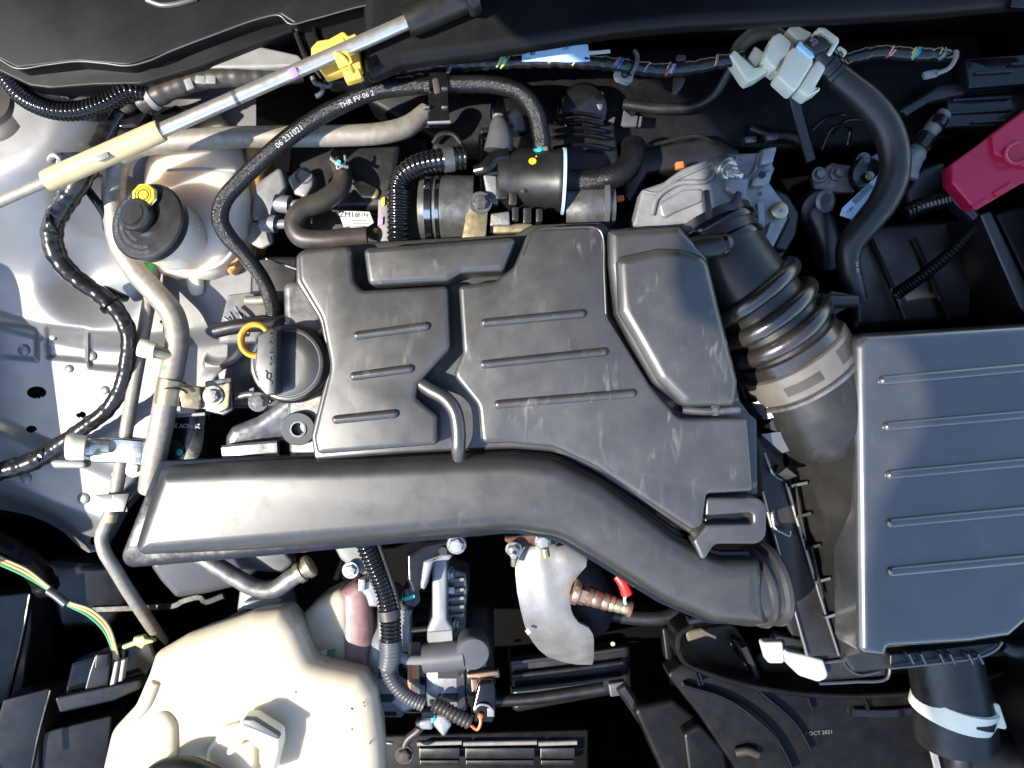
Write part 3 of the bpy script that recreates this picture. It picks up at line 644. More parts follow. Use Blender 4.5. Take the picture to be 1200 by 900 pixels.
# ------------------------------------------------------------------ conduits and harness at the left
m = MB(); m.tube([(-20,60,-6),(5,88,-4),(28,114,-2),(58,128,0),(90,130,0),(122,121,0),(150,107,-2),(166,108,-8)], 10.5, 20, 2, corr=(5.0,0.10))
m.build('corrugated_conduit', 'gloss', label='black corrugated conduit curving below the cowl lip at the strut top', cat='conduit')
m = MB(); m.tube([(165,122,-20),(182,113,-16),(205,103,-14),(235,94,-14),(265,90,-14),(300,90,-18),(330,88,-24),(352,84,-30)], [12,13,12,11.5,12,12,12,12], 20, 3, wob=0.05)
o = m.build('taped_pipe', 'brown', label='brown taped pipe running under the cowl beside the stay rod', cat='pipe')
m = MB(); m.lathe([(13.5,-4),(15,-3),(15,3),(13.5,4)], (178,115,-17), (0.8,0.45,0.1), 24); m.build('collar', 'lgrey', o)
for (x, y, a) in ((221,98,10),(235,93,75),(246,93,80)):
    g = MB(); g.box(x, y, -1.5, 13, 9, 3, a-80, .6, 1); g.build('tape', 'lgrey', o)
m = MB(); m.plate([(132,130,4),(150,118,4),(165,118,4),(172,132,4),(160,148,5),(142,150,6),(128,146,4)], -30, 20, 3); m.plate([(176,135,4),(205,122,4),(225,130,4),(205,150,4),(180,156,4)], -40, 20, 3)
m.build('harness_connector', 'gloss', label='glossy black connector block beneath the beige sleeve', cat='connector')
hp = [(140,130,-34),(122,160,-30),(106,192,-24),(92,214,-24),(76,238,-30),(63,262,-36),(62,285,-40),(72,308,-46),(92,328,-54),(118,346,-62),(138,365,-68),(151,392,-74),(150,420,-80),(143,452,-86),(126,480,-90),(100,500,-94),(70,522,-98),(40,540,-100),(0,552,-102),(-40,562,-104)]
m = MB(); m.tube(hp, [10,11,12,13,12.5,12,12,11,10.5,10,9.5,9.5,9.5,9,9,9,10,11,11,11], 18, 3, wob=0.07)
o = m.build('taped_harness', 'tape', label='thick black taped wiring harness winding down the silver fender', cat='harness')
for (x, y, z, ax) in ((102,206,-24,(0.6,-1,0)),(78,262,-30,(1,.2,0)),(130,357,-66,(1,-1,0)),(55,532,-100,(1,-.6,0))):
    g = MB(); g.lathe([(12.2,-2.5),(13.4,-2),(13.4,2),(12.2,2.5)], (x if y != 262 else 64, y, z), ax, 22); g.build('cable_tie', 'gloss', o)
m = MB(); m.tube([(90,205,-40),(104,224,-46),(116,240,-50),(126,256,-60)], 5, 12); m.build('thin_cable', 'gloss', label='thin black cable passing behind the brake fluid cap', cat='cable')
m = MB(); m.plate([(100,337,8),(122,334,8),(146,346,8),(144,352,6),(128,356,8),(115,348,6)], -84, 14, 3); m.build('grommet', 'rubber', label='black rubber grommet plate under the taped harness on the fender', cat='grommet')
m = MB(); m.tube([(59,188,-30),(63,182,-20),(70,184,-18),(70,192,-24)], 4, 10); m.build('fender_clip', 'zinc', label='small bright metal clip on the fender beside the beige sleeve', cat='clip')

# ------------------------------------------------------------------ aluminium refrigerant pipes
pts = [(500,131,-82),(478,148,-72),(448,156,-64),(400,159,-58),(320,160,-50),(250,162,-44),(200,166,-42),(160,172,-44),(141,186,-50),(134,210,-56),(134,245,-62),(141,285,-70),(158,316,-74),(182,343,-76),(202,368,-76),(208,395,-74),(203,430,-72),(195,465,-70),(189,500,-72),(180,545,-80),(176,575,-90)]
m = MB(); m.tube(pts, [11]+[12.5]*6+[13]*7+[13.5]*7, 26, 3)
t = m.build('refrigerant_pipe', 'alupipe', label='thick dull aluminium pipe bending from the top down past the brake reservoir', cat='pipe')
m = MB(); m.lathe([(2.6,0),(2.6,.6)], (192,431,-58), (0,0,1), 12); m.build('green_dot', 'green', t)
pts = [(184,300,-95),(178,335,-95),(171,375,-92),(163,420,-90),(155,465,-88),(149,500,-86),(144,530,-86),(139,560,-86),(133,590,-86),(125,612,-86),(119,628,-88),(122,645,-90),(133,664,-100),(150,692,-120),(170,722,-150),(190,752,-190)]
m = MB(); m.tube(pts, 7.6, 20, 3); t2 = m.build('liquid_pipe', 'alupipe', label='slim aluminium pipe running down beside the thick pipe to the lower corner', cat='pipe')
m = MB(); m.tube([(177,308,-92),(175,320,-92)], 7.9, 18, 3); m.build('green_sticker', 'green', t2)
m = MB(); m.lathe([(2.4,0),(2.4,.6)], (133,556,-78), (0,0,1), 12); m.build('green_dot', 'green', t2)
m = MB(); m.tube([(130,601,-86),(128,611,-86)], 7.9, 18, 3); m.build('yellow_band', 'beige', t2)
m = MB(); m.plate([(112,580,1),(147,578,1),(150,600,1),(110,600,1)], -72, 2.4, .6); m.plate([(131,579,1),(152,578,1),(145,600,1),(129,600,1)], -70, 2.4, .6); m.build('foam_tab', 'black', t2)
# service valves
t = thing('service_valve', 'short service valve with pale cap on the thick pipe', 'valve', 180, 410, -70)
m = MB(); m.tube([(163,407,-50),(172,409,-52),(182,411,-54)], [10.5,11,9.5], 22, 3); m.build('cap', 'white', t)
m = MB(); m.tube([(180,411,-55),(190,414,-60),(203,417,-66)], [8,7.5,7], 18, 3); m.build('stem', 'yzinc', t)
t = thing('service_valve', 'larger service valve with pale cap on a bright metal block', 'valve', 110, 526, -90)
m = MB(); m.tube([(78,524,-52),(84,524,-54),(100,525,-60)], [14.5,15.5,14.5], 26, 3); m.build('cap', 'white', t)
m = MB(); m.tube([(100,525,-60),(108,524,-63),(118,523,-68),(128,523,-72)], [11,11.5,8.5,8.5], 20, 3); m.build('stem', 'zinc', t)
m = MB(); m.plate([(112,514,3),(143,513,2),(170,516,3),(167,546,3),(142,543,2),(100,542,6)], -74, 24, 3); m.build('block', 'chrome', t)
m = MB(); m.plate([(52,534,4),(60,538,4),(100,540,6),(100,549,5),(62,549,5)], -100, 14, 3); m.build('harness_clip', 'lgrey', t)
m = MB(); m.hexbolt(157,548,-86,8); m.build('bolt', 'zinc', t)
# clamp bracket
t = thing('pipe_clamp', 'yellow zinc clamp bracket bolted round the thick aluminium pipe', 'clamp', 215, 463, -80)
m = MB(); m.tube([(202,445,-71),(199,460,-71),(197,474,-71)], [16,16,16], 30, 3); b_ = m.build('band', 'yzinc', t)
m = MB(); m.tube([(206,455.5,-55),(215,457,-58),(219,461,-60)], 1.5, 8); m.tube([(186,456,-57),(197,455,-54),(208,456,-55)], 1.2, 8); m.build('band_slot', 'ink', b_)
m = MB(); m.plate([(208,449,3),(233,453,2),(233,480,2),(214,478,3)], -66, 6, 1.5, tilt=(-0.25,0)); m.build('arm', 'yzinc', t)
m = MB(); m.plate([(230,454,2),(262,450,4),(270,446,3),(268,478,6),(256,484,4),(250,480,2),(231,479,2)], -76, 6, 1.5); m.build('plate', 'yzinc', t)
m = MB(); m.hexbolt(250,464,-75,8.2,(0.05,0,1),8,1.5); m.build('bolt', 'zinc', t)
m = MB(); m.plate([(240,447,2),(271,442,2),(273,480,4),(262,487,3),(240,482,2)], -88, 8, 2); m.build('backing_bracket', 'steel', t)
# dated plate
t = thing('dated_plate', 'glossy black bracket plate with white stamped date below the pipe clamp', 'bracket', 220, 512, -110)
m = MB(); m.plate([(196,488,2),(241,485,3),(236,545,2),(190,545,2)], -96, 10, 2); m.build('plate', 'gloss', t)
m = MB(); m.ribbon([(197,488,-90),(241,485,-90)], 4, 6); m.build('lip', 'lgrey', t)
m = MB(); m.text('29 NOV 2021', 5.4, 214.5, 496.5, -95.3, 180-1, depth=0.4, spacing=0.92); m.build('date_lettering', 'inkw', t)
m = MB(); m.lathe([(11,0),(11,.8)], (205,526,-95), (0,0,1), 24); m.build('hole', 'ink', t)
m = MB(); m.lathe([(4,0),(4,1.5)], (211,530,-94), (0,0,1), 14); m.build('teal_paint', 'teal', t)

# ------------------------------------------------------------------ brake fluid reservoir
t = thing('brake_reservoir', 'translucent brake fluid reservoir under a black cap beside the thick pipe', 'reservoir', 235, 250, -150)
m = MB()
sec = [(242,136,20,22),(238,160,44,38),(236,200,58,46),(238,240,62,52),(240,280,58,52),(232,308,46,40),(228,322,36,30),(227,328,20,14)]
rg = []
for (cx, cy, hw, hh) in sec:
    c = P(cx, cy, -112); k = kz(-112); n = 28
    ring = []
    for j in range(n):
        a = 2*math.pi*j/n; e = 0.62
        x = math.copysign(abs(math.cos(a))**e, math.cos(a))*hw*k; zz = math.copysign(abs(math.sin(a))**e, math.sin(a))*hh
        ring.append(c+Vector((x, 0, zz)))
    rg.append(ring)
m.rings(rg); bd = m.build('tank', 'resv', t)
m = MB(); m.plate([(284,170,8),(304,160,8),(307,230,20),(290,300,20),(268,322,8),(262,316,8),(280,280,20),(288,230,10)], -96, 60, 10, 4); m.build('fluid_side', 'fluid', bd)
m = MB(); m.tube([(196,300,-72),(216,316,-76),(240,316,-76),(262,306,-74),(280,284,-78)], 2.2, 8); m.build('mould_seam', 'resv', bd)
m = MB(); m.tube([(196,200,-66),(230,198,-65),(276,200,-70)], 2, 8); m.build('mould_seam', 'resv', bd)
m = MB(); m.tube([(228,326,-112),(230,337,-114),(231,343,-118)], [10,9,7], 16, 3); m.build('spout', 'white', t)
CA = Vector((-0.20,0.17,1)).normalized()      # the cap leans away from the engine
C0 = (173,260,-14)
m = MB(); m.lathe([(40,-60),(42,-6),(42,0)], C0, CA, 44); m.build('neck', 'resv', t)
m = MB(); prof = [(45,-11),(47,-10),(47,0),(45,2.5),(40,3.2),(22,3.4)]; m.lathe(prof, C0, CA, 72); cp = m.build('cap', 'black', t)
q = CA.to_track_quat('Z', 'Y').to_matrix(); c0 = P(*C0)
m = MB(); kb = c0 + q @ Vector((0,0,3)) + Vector((-8,5,0)); m.lathe([(21,0),(20.5,8),(19,10.5),(14,11.5),(12,10.8),(3,11.6)], kb, CA, 40, world=True); kn = m.build('knob', 'black', t)
m = MB(); m.lathe([(13,11.3),(13.6,12.2),(12,12.4)], kb, CA, 36, world=True); m.build('knob_ring', 'black', kn)
tl = CA.to_track_quat('Z', 'Y').to_matrix()
def captext(body, r, a0, size, d, name='cap_lettering'):
    m = MB(); m.text(body, size, C0[0], C0[1], C0[2], depth=0.5, arc=(r, a0, d))
    z0 = P(*C0); rot = tl
    m.v = [z0 + rot @ ((v-z0)+Vector((0,0,3.6))) for v in m.v]; m.build(name, 'inkd', cp)
ag = math.degrees(0)
captext('CLEAN FILLER CAP BEFORE REMOVING', 41, 195, 4.2, 1)
captext('USE ONLY DOT3 BRAKE FLUID', 34, 200, 4.0, 1)
captext('WARNING', 27, 232, 3.6, 1)
captext('FROM A SEALED CONTAINER', 41, 305, 4.2, 1)
captext('SEE OWNERS MANUAL', 34, 315, 4.0, 1)
captext('CAUTION', 27, 330, 3.6, 1)
m = MB(); yo = kb + Vector((8,24,4)); m.lathe([(14,0),(14,2.5),(13,3)], yo, (-0.05,0.1,1), 8, world=True); yd = m.build('warning_badge', 'ybright', t)
m = MB(); m.lathe([(7,3.0),(7,3.5),(5.6,3.5),(5.6,3.0)], yo, (-0.05,0.1,1), 24, world=True, cap=False); m.lathe([(10,3.0),(10,3.4),(9,3.4),(9,3.0)], yo, (-0.05,0.1,1), 24, world=True, cap=False); m.build('badge_ring', 'brown', yd)
m = MB(); m.lathe([(15.5,-2),(15.5,0)], yo, (-0.05,0.1,1), 8, world=True); m.build('badge_rim', 'white', yd)

# ------------------------------------------------------------------ oil filler cap and dipstick
t = thing('oil_filler_cap', 'round grey black oil filler cap with raised grip bar', 'filler cap', 333, 427, -70)
OC = (336,426,-26)
m = MB(); m.lathe([(47,-34),(47,-10),(44,-6)], OC, (-0.04,0,1), 60); m.build('neck', 'black', t)
m = MB(); m.lathe([(43,-12),(43.5,-3),(42.5,-1),(40,-0.4),(39,-1.6),(38,-1.6),(37,-0.8),(20,-0.4)], OC, (-0.04,0,1), 72); cp = m.build('lid', 'cover', t)
m = MB(); m.plate([(302,392,6),(318,384,3),(324,385,4),(323,462,4),(312,464,4),(304,455,10),(298,430,20)], -3, 23, 2.5); g = m.build('grip_bar', 'cover', t)
m = MB(); m.text('ENGINE OIL', 5.6, 316.5, 408, -2.4, -90, depth=1.6, spacing=0.95); m.build('lettering', 'ink', g)
m = MB(); m.tube([(313,437,-2.6),(317,438,-2.6),(317,443,-2.6),(313,444,-2.6),(313,437,-2.6)], .9, 6, 2); m.tube([(315,444,-2.6),(319,448,-2.6),(318,451,-2.6)], .8, 6, 2); m.tube([(314,437,-2.6),(311,434,-2.6)], .8, 6, 2); m.build('oil_can_symbol', 'ink', g)
m = MB(); m.tube([(384,388,-60),(376,388,-54),(373,398,-60)], 2.6, 8); m.tube([(386,392,-60),(383,398,-58)], 2.6, 8); m.build('wire_loop', 'white', label='short white wire loop beside the oil filler cap', cat='clip')
t = thing('dipstick', 'orange yellow dipstick loop handle behind the oil filler cap', 'dipstick', 297, 400, -100)
c = P(301,399,-34); pts = []
for j in range(13):
    a = math.radians(30+ 300*j/12); pts.append(c+Vector((17*math.cos(a), 19*math.sin(a), 6*math.sin(a*0.5))))
m = MB(); m.ribbon(pts, 6.2, 12, 2.5, world=True, bev=0.35); m.build('handle', 'orange', t)
m = MB(); m.tube([(306,410,-40),(312,425,-120),(316,430,-200)], 3, 10); m.build('blade', 'steel', t)
# pipes, transparent housing behind the oil cap
t = thing('vacuum_valve', 'clear grey plastic valve housing with hose beside the dipstick', 'valve', 285, 370, -130)
m = MB(); m.plate([(266,345,3),(292,342,3),(316,350,4),(322,368,4),(312,380,4),(300,400,3),(256,403,3),(254,392,3)], -92, 36, 4); m.build('housing', 'clear', t)
m = MB(); m.tube([(288,352,-82),(306,352,-82),(326,347,-84)], 5.5, 14); m.build('spigot', 'alupipe', t)
m = MB(); m.tube([(276,360,-84),(284,372,-80),(292,390,-82)], 2.2, 8); m.tube([(270,366,-84),(278,380,-80),(282,396,-84)], 2.2, 8); m.tube([(263,372,-86),(281,386,-82)], 1.8, 8); m.build('spring_clip', 'chrome', t)
m = MB(); m.tube([(252,388,-74),(280,382,-72),(320,379,-74),(372,368,-84)], 8.5, 16); m.build('breather_hose', 'rubber', label='black breather hose passing behind the oil filler cap', cat='hose')
m = MB(); m.tube([(312,303,-86),(326,308,-84),(350,316,-84)], 1.6, 8); m.build('thin_steel_pipe', 'steel', label='thin steel pipe between the heater hose and the engine cover', cat='pipe')
m = MB(); m.plate([(244,330,6),(340,318,10),(380,350,10),(376,420,10),(330,480,20),(262,480,10),(246,420,10)], -150, 120, 6); m.plate([(292,300,4),(350,300,4),(350,420,4),(292,360,4)], -118, 40, 5)
m.build('timing_cover', 'black', label='black casing below the oil filler cap at the engine end', cat='casing')

# ------------------------------------------------------------------ engine mount bracket
t = thing('engine_mount', 'polished engine mount bracket with round bushing beside the duct', 'bracket', 310, 505, -130)
m = MB(); m.plate([(260,530,4),(262,512,10),(270,500,8),(300,488,20),(326,470,8),(336,462,6),(378,462,6),(366,540,4),(262,540,3)], -70, 40, 14, 6, tilt=(-0.12,0.22)); m.build('bracket', 'steel', t)
m = MB(); m.ribbon([(262,530,-62),(290,527,-60),(326,524,-60)], 16, 10); m.build('rail', 'steel', t)
m = MB(); m.lathe([(20,-26),(20,-2),(19,0),(9.5,0),(9,-2),(9,-14)], (349,503,-50), (0.1,-0.1,1), 40); m.build('bushing', 'grey', t)
m = MB(); m.lathe([(9.6,.0),(9.6,.8),(7.6,.8),(7.6,0)], (349,503,-50), (0,0,1), 30, cap=False); m.build('bushing_ring', 'steel', t)
m = MB(); m.lathe([(9,0),(9,.4)], (349,503,-62), (0,0,1), 24); m.build('bushing_core', 'ink', t)
m = MB(); m.plate([(326,512,2),(368,510,2),(368,534,2),(326,534,2)], -76, 20, 2); m.build('rubber_block', 'gloss', t)
m = MB(); m.hexbolt(303,471,-84,8,(0.2,0.1,1)); m.build('bolt', 'zinc', t)
m = MB(); m.tube([(276,466,-92),(296,462,-90),(318,470,-90)], 4, 10); m.build('stiffener', 'steel', t)

# ------------------------------------------------------------------ heater hoses
h1 = [(322,378,-96),(319,358,-84),(310,332,-70),(288,300,-50),(268,278,-38),(258,258,-30),(262,236,-26),(282,212,-24),(310,185,-22),(345,156,-22),(390,128,-24),(440,107,-26),(490,101,-28),(540,99,-30),(582,100,-34),(612,110,-40),(628,132,-48),(634,158,-56),(636,184,-64)]
m = MB(); m.tube(h1, [9]*4+[10]*4+[10.3]*11, 24, 3)
t = m.build('heater_hose', 'braid', label='long black braided heater hose arching across the back of the engine with white lettering', cat='hose')
m = MB(); m.tubetext('06 231021', 6.6, h1, 10.3, 262, turn=-0.35); m.build('hose_lettering', 'inkw', t)
m = MB(); m.tubetext('THR FV 06 2', 6.0, h1, 10.3, 352, turn=-0.5); m.build('hose_lettering', 'inkw', t)
m = MB(); m.tube([(634,172,-60),(635,177,-62)], 10.8, 18, 3); m.build('tan_mark', 'yzinc', t)
m = MB(); m.tube([(630,173,-52),(632,177,-54)], 6, 12, 3); m.build('green_mark', 'teal', t)
t = thing('hose_bracket', 'black bracket holding the heater hose below the cowl', 'bracket', 513, 115, -60)
m = MB(); m.plate([(503,84,2),(524,84,2),(526,146,2),(501,146,2)], -14, 10, 2); m.build('strap', 'gloss', t)
for (y, w_) in ((103,14),(125,12)):
    for x in (500, 521):
        g = MB(); g.box(x, y, -8, 7, 3, 8, 0, .8, 1); g.build('tooth', 'steel', t)
m = MB(); m.ribbon([(501,144,-12),(528,143,-12)], 2.5, 5); m.build('lower_edge', 'lgrey', t)
m = MB(); m.plate([(506,92,3),(513,90,3),(517,108,3),(509,111,3)], -13, 4, 1.2); m.build('worn_patch', 'brown', t)
m = MB(); m.plate([(508,160,6),(530,156,10),(545,170,6),(540,182,4),(505,182,4)], -70, 20, 4); m.tube([(508,168,-60),(515,158,-56),(530,157,-56),(540,168,-60)], 3, 8); m.build('hose_guide', 'black', label='black plastic guide plate above the corrugated elbow', cat='guide')
h2 = [(397,192,-90),(402,205,-78),(398,220,-68),(378,236,-60),(355,246,-56),(345,262,-54),(352,277,-52),(375,281,-50),(405,279,-50),(430,277,-52)]
m = MB(); m.tube(h2, [10,11,12,12.5,12.5,12,12,11.5,11.5,11], 22, 3); t = m.build('coolant_hose', 'brown', label='dusty brown black coolant hose curling above the cover corner', cat='hose')
m = MB(); m.tube([(388,184,-70),(394,190,-66),(396,198,-66),(404,190,-66),(404,182,-66)], 1.5, 8, 2); m.tube([(388,186,-66),(396,192,-62),(408,196,-66)], 2.2, 8, 2); m.build('spring_clamp', 'zinc', t)
m = MB(); m.lathe([(2.6,0),(2.6,1)], (397,190,-60), (0,0,1), 12); m.build('teal_dot', 'teal', t)
# small castings behind the reservoir
t = thing('water_outlet', 'grey cast water outlet with flange and two pipe stubs', 'casting', 330, 225, -130)
m = MB(); m.plate([(296,216,6),(330,192,6),(336,220,6),(326,250,8),(300,262,8),(284,254,6)], -96, 30, 6, 4); m.build('body', 'alu', t)
m = MB(); m.plate([(336,208,6),(352,194,10),(368,204,10),(366,218,6),(358,232,5),(345,228,4)], -84, 20, 3, 3); m.build('flange', 'alu', t)
m = MB(); m.lathe([(9.5,0),(10,1.2),(8,1.2),(7.5,-3)], (356,206,-84), (0,0,1), 30, cap=False); m.build('flange_ring', 'steel', t)
m = MB(); m.lathe([(7.6,-0.2),(7.6,.3)], (356,206,-84.6), (0,0,1), 22); m.build('flange_hole', 'ink', t)
for (x, y) in ((334,240),(318,263)):
    g = MB(); g.tube([(x-10,y-2,-82),(x+6,y,-80)], 10.5, 20, 3); g.tube([(x+4,y,-80),(x+22,y-1,-80)], 5.5, 14, 3); g.build('stub', 'alu', t)
m = MB(); m.plate([(284,268,8),(300,258,10),(318,270,10),(320,284,6),(306,292,10),(290,284,10)], -92, 6, 2); m.build('cover_disc', 'shield', t)
m = MB(); m.plate([(408,214,4),(424,210,6),(446,222,6),(442,234,6),(424,232,4)], -100, 10, 3); m.build('tan_bracket', 'yzinc', label='tan metal bracket tip below the corrugated elbow', cat='bracket')
t = thing('part_label', 'white printed part label on the dark engine behind the cover', 'label', 416, 258, -90)
m = MB(); m.plate([(396,247,.5),(433,248,.5),(438,261,.5),(424,270,.5),(404,270,.5)], -84, 1.2, .3, 1); pl = m.build('paper', 'paper', t)
m = MB(); m.text('ZM16', 6.5, 408.5, 254.5, -83.7, -2, depth=.3); m.text('B1N', 5, 425, 254, -83.7, -2, depth=.3); m.build('lettering', 'ink', pl)
m = MB()
for (x0, x1, y) in ((412,430,258),(413,432,261.5),(414,428,265)): m.box((x0+x1)/2, y, -83.5, x1-x0, .8, .3, 0, .1, .1)
m.text('105', 3, 407.5, 267.5, -83.7, -2, depth=.3); m.build('small_print', 'ink', pl)
m = MB(); m.lathe([(2,0),(2,1)], (417.5,270,-83), (0,0,1), 10); m.build('green_dot', 'teal', t)
m = MB(); m.plate([(340,160,4),(500,160,8),(500,284,4),(350,290,4),(335,230,6)], -150, 150, 6); m.plate([(385,170,6),(470,165,6),(462,245,6),(392,245,6)], -105, 40, 8); m.build('coil_housing', 'black', label='dark ignition housing behind the part label', cat='housing')
# grey connector with paint marks
t = thing('sensor_connector', 'slim grey connector with yellow and purple paint marks beside the upright conduit', 'connector', 447, 258, -70)
m = MB(); m.plate([(443,234,2),(454,230,2),(457,284,2),(442,284,2)], -62, 30, 2); m.build('shell', 'lgrey', t)
m = MB(); m.plate([(447,232,1),(451,230,1),(451,240,1.5),(448,242,1.5)], -59, 3, .6); m.build('yellow_paint', 'ybright', t)
m = MB(); m.plate([(437,268,2),(441,266,2.5),(443,270,2.5),(438,274,2)], -58, 8, 1); m.build('yellow_paint', 'ybright', t)
m = MB(); m.plate([(443,255,.6),(449,253.5,.6),(448.5,263,.6),(442.5,264,.6)], -59, 4, .5); m.build('purple_paint', 'purple', t)
m = MB(); m.tube([(467,286,-60),(467,262,-52),(467,240,-46),(467,222,-44)], 12.8, 24, 2, corr=(6.2,0.09)); m.build('corrugated_conduit', 'gloss', label='upright glossy black corrugated conduit standing above the cover box', cat='conduit')
m = MB(); m.tube([(464,226,-50),(470,208,-46),(484,196,-42),(502,190,-40),(520,187,-40),(545,184,-44)], [10,11.5,12.5,13,13.5,13.5], 22, 2, corr=(6.0,0.06)); t = m.build('corrugated_elbow', 'gloss', label='glossy corrugated elbow hose with steel collar above the upright conduit', cat='hose')
m = MB(); m.tube([(519,187.5,-40),(531,186,-42)], 14.8, 24, 3); m.build('collar', 'steel', t)
# intake pipe with bright finish
t = thing('intake_pipe', 'shiny metal intake pipe end with tan bracket behind the cover', 'pipe', 535, 245, -130)
m = MB(); m.tube([(497,246,-88),(520,246,-86),(556,246,-86)], [40,40,39], 36, 4); m.build('body', 'steel', t)
m = MB(); m.lathe([(38,-2),(43,-2),(43,5),(38,5)], (503,246,-87), (1,0,0), 36); m.lathe([(38,-1),(42,-1),(42,3),(38,3)], (514,246,-87), (1,0,0), 36); m.build('ring', 'chrome', t)
m = MB(); m.plate([(553,232,12),(562,222,10),(574,232,12),(571,252,20),(569,284,2),(540,284,2),(546,254,20)], -40, 5, 1.5); br = m.build('bracket', 'yzinc', t)
m = MB(); m.hexbolt(563,238,-40,9,(0.05,-.05,1),9,1.5); m.build('bolt', 'steel', br)
# purge valve
t = thing('purge_valve', 'black cylindrical valve with pale ring and yellow paint dot', 'valve', 625, 212, -120)
m = MB(); m.lathe([(30,-44),(35,-42),(36,-30),(36,24),(37,26),(37,30),(30,31)], (627,212,-74), (1,-0.03,0), 40); m.build('barrel', 'black', t)
m = MB(); m.lathe([(37,31),(38.5,31),(38.5,34.5),(37,34.5)], (627,212,-74), (1,-0.03,0), 44); m.build('ring', 'blue', t)
m = MB(); m.lathe([(4.5,0),(4.5,.5)], (624,189,-37.4), (0,.4,1), 16); m.tube([(626,186,-42),(629,183,-42)], 1, 6, 2); m.tube([(618,191,-43),(620,193,-43),(623,194,-43)], 1, 6, 2); m.build('yellow_paint', 'ybright', t)
m = MB()
for (x, y, a, b) in ((588,222,14,22),(601,232,10,16),(604,250,8,16),(618,252,10,18),(632,252,8,16)): m.box(x, y, -42, a, b, 20, 0, 1.5, 2)
m.build('latch', 'black', t)
m = MB(); m.lathe([(2.5,0),(2.5,1)], (612,224,-36), (0,0,1), 4); m.build('paint_spot', 'rust', t)
m = MB(); m.plate([(566,204,2),(582,206,2),(584,240,2),(572,238,2)], -48, 14, 2); m.build('arm', 'alu', t)
m = MB(); m.plate([(575,250,2),(597,247,2),(598,264,2),(574,265,2)], -44, 12, 2.5); m.build('bush', 'zinc', t)
m = MB(); m.plate([(574,263,2),(624,261,2),(622,272,2),(574,274,2)], -52, 8, 2); m.build('foot', 'yzinc', t)
m = MB(); m.tube([(584,136,-66),(585,146,-62),(586,160,-58),(584,178,-58)], [5,11,15,17.5], 20, 3); t = m.build('hose_boot', 'grey', label='dark grey tapered rubber boot left of the black valve', cat='boot')
m = MB(); m.lathe([(5.5,-3),(7,-2),(7,2),(5.5,3)], (584,137,-65), (0,1,0), 16); m.build('clip', 'zinc', t)
m = MB(); m.tube([(596,182,-44),(580,184,-42),(570,196,-42),(556,200,-46)], [9,8,8,6], 14, 3, squash=.5); m.plate([(556,196,4),(576,178,4),(586,180,4),(570,202,4)], -46, 8, 3); m.build('strap_band', 'gloss', label='shiny black strap between the grey boot and the corrugated elbow', cat='strap')
m = MB(); m.tube([(658,212,-72),(690,213,-72),(716,208,-74),(734,198,-80),(741,184,-88),(742,170,-100)], 14.3, 26, 3); m.build('vacuum_hose', 'braid', label='thick black hose leaving the black valve towards the throttle casting', cat='hose')
m = MB(); m.tube([(664,244,-96),(690,244,-94),(716,244,-96)], [30,32,30], 32, 4); t = m.build('manifold_runner', 'steel', label='stained steel pipe section under the thick valve hose', cat='pipe')
m = MB(); m.lathe([(30,-3),(35,-3),(35,3),(30,3)], (708,242,-95), (1,0,0), 32); m.build('flange', 'grey', t)
m = MB(); m.box(727,232,-80,9,7,8,10); m.build('orange_tab', 'ored', label='small orange tab in the shade beside the steel pipe section', cat='tab')
# intake manifold
t = thing('intake_manifold', 'black ribbed plastic intake manifold in the shade behind the valve', 'manifold', 690, 150, -180)
m = MB(); m.plate([(560,148,6),(720,140,8),(730,210,8),(700,240,6),(560,230,6)], -116, 80, 6); m.build('plenum', 'black', t)
for (x, y) in ((604,132), (684,128)):
    g = MB(); g.lathe([(30,-24),(30,-6),(27,0),(22,2)], (x, y, -106), (0,-.3,1), 34); g.build('runner', 'gloss', t)
    g = MB(); g.plate([(x-28,y-6,10),(x-14,y-28,14),(x+10,y-28,14),(x+24,y-20,3),(x+22,y+8,3),(x+12,y-10,6),(x-6,y-16,12)], -102, 6, 2); g.build('gasket_tab', 'grey', t)
for (y, x0, x1) in ((135,652,704),(143,650,706),(152,648,708),(160,646,710),(172,648,712)):
    g = MB(); g.ribbon([(x0,y+2,-104),((x0+x1)/2,y-2,-98),(x1,y+3,-106)], 3.5, 8); g.build('rib', 'gloss', t)
m = MB(); m.plate([(732,176,6),(840,158,8),(870,176,6),(860,190,6),(760,204,4),(740,240,4),(730,230,4)], -120, 80, 5); m.ribbon([(756,172,-112),(820,160,-112),(838,168,-112)], 4, 6); m.build('side_casing', 'black', t)
m = MB(); m.box(797,193,-84,9,8,8,8); m.build('orange_clip', 'ored', label='small orange clip above the cast throttle bracket', cat='clip')
m = MB(); m.plate([(712,140,1),(722,136,1),(718,148,1),(712,150,1)], -120, 5, 1); m.plate([(731,128,1),(740,136,1),(748,135,1),(746,148,1),(732,148,1),(728,146,1)], -120, 5, 1); m.plate([(750,136,.5),(753,136,.5),(751,148,.5),(748,148,.5)], -120, 5, .5)
m.build('steel_bracket', 'grey', label='pale metal bracket glimpsed in the dark gap behind the manifold', cat='bracket')
m = MB(); m.tube([(730,122,-130),(770,127,-126),(815,124,-122),(836,112,-112),(852,88,-96),(862,70,-80)], 6.5, 14); m.build('thin_hose', 'rubber', label='thin black hose rising from the dark gap to the white clip', cat='hose')

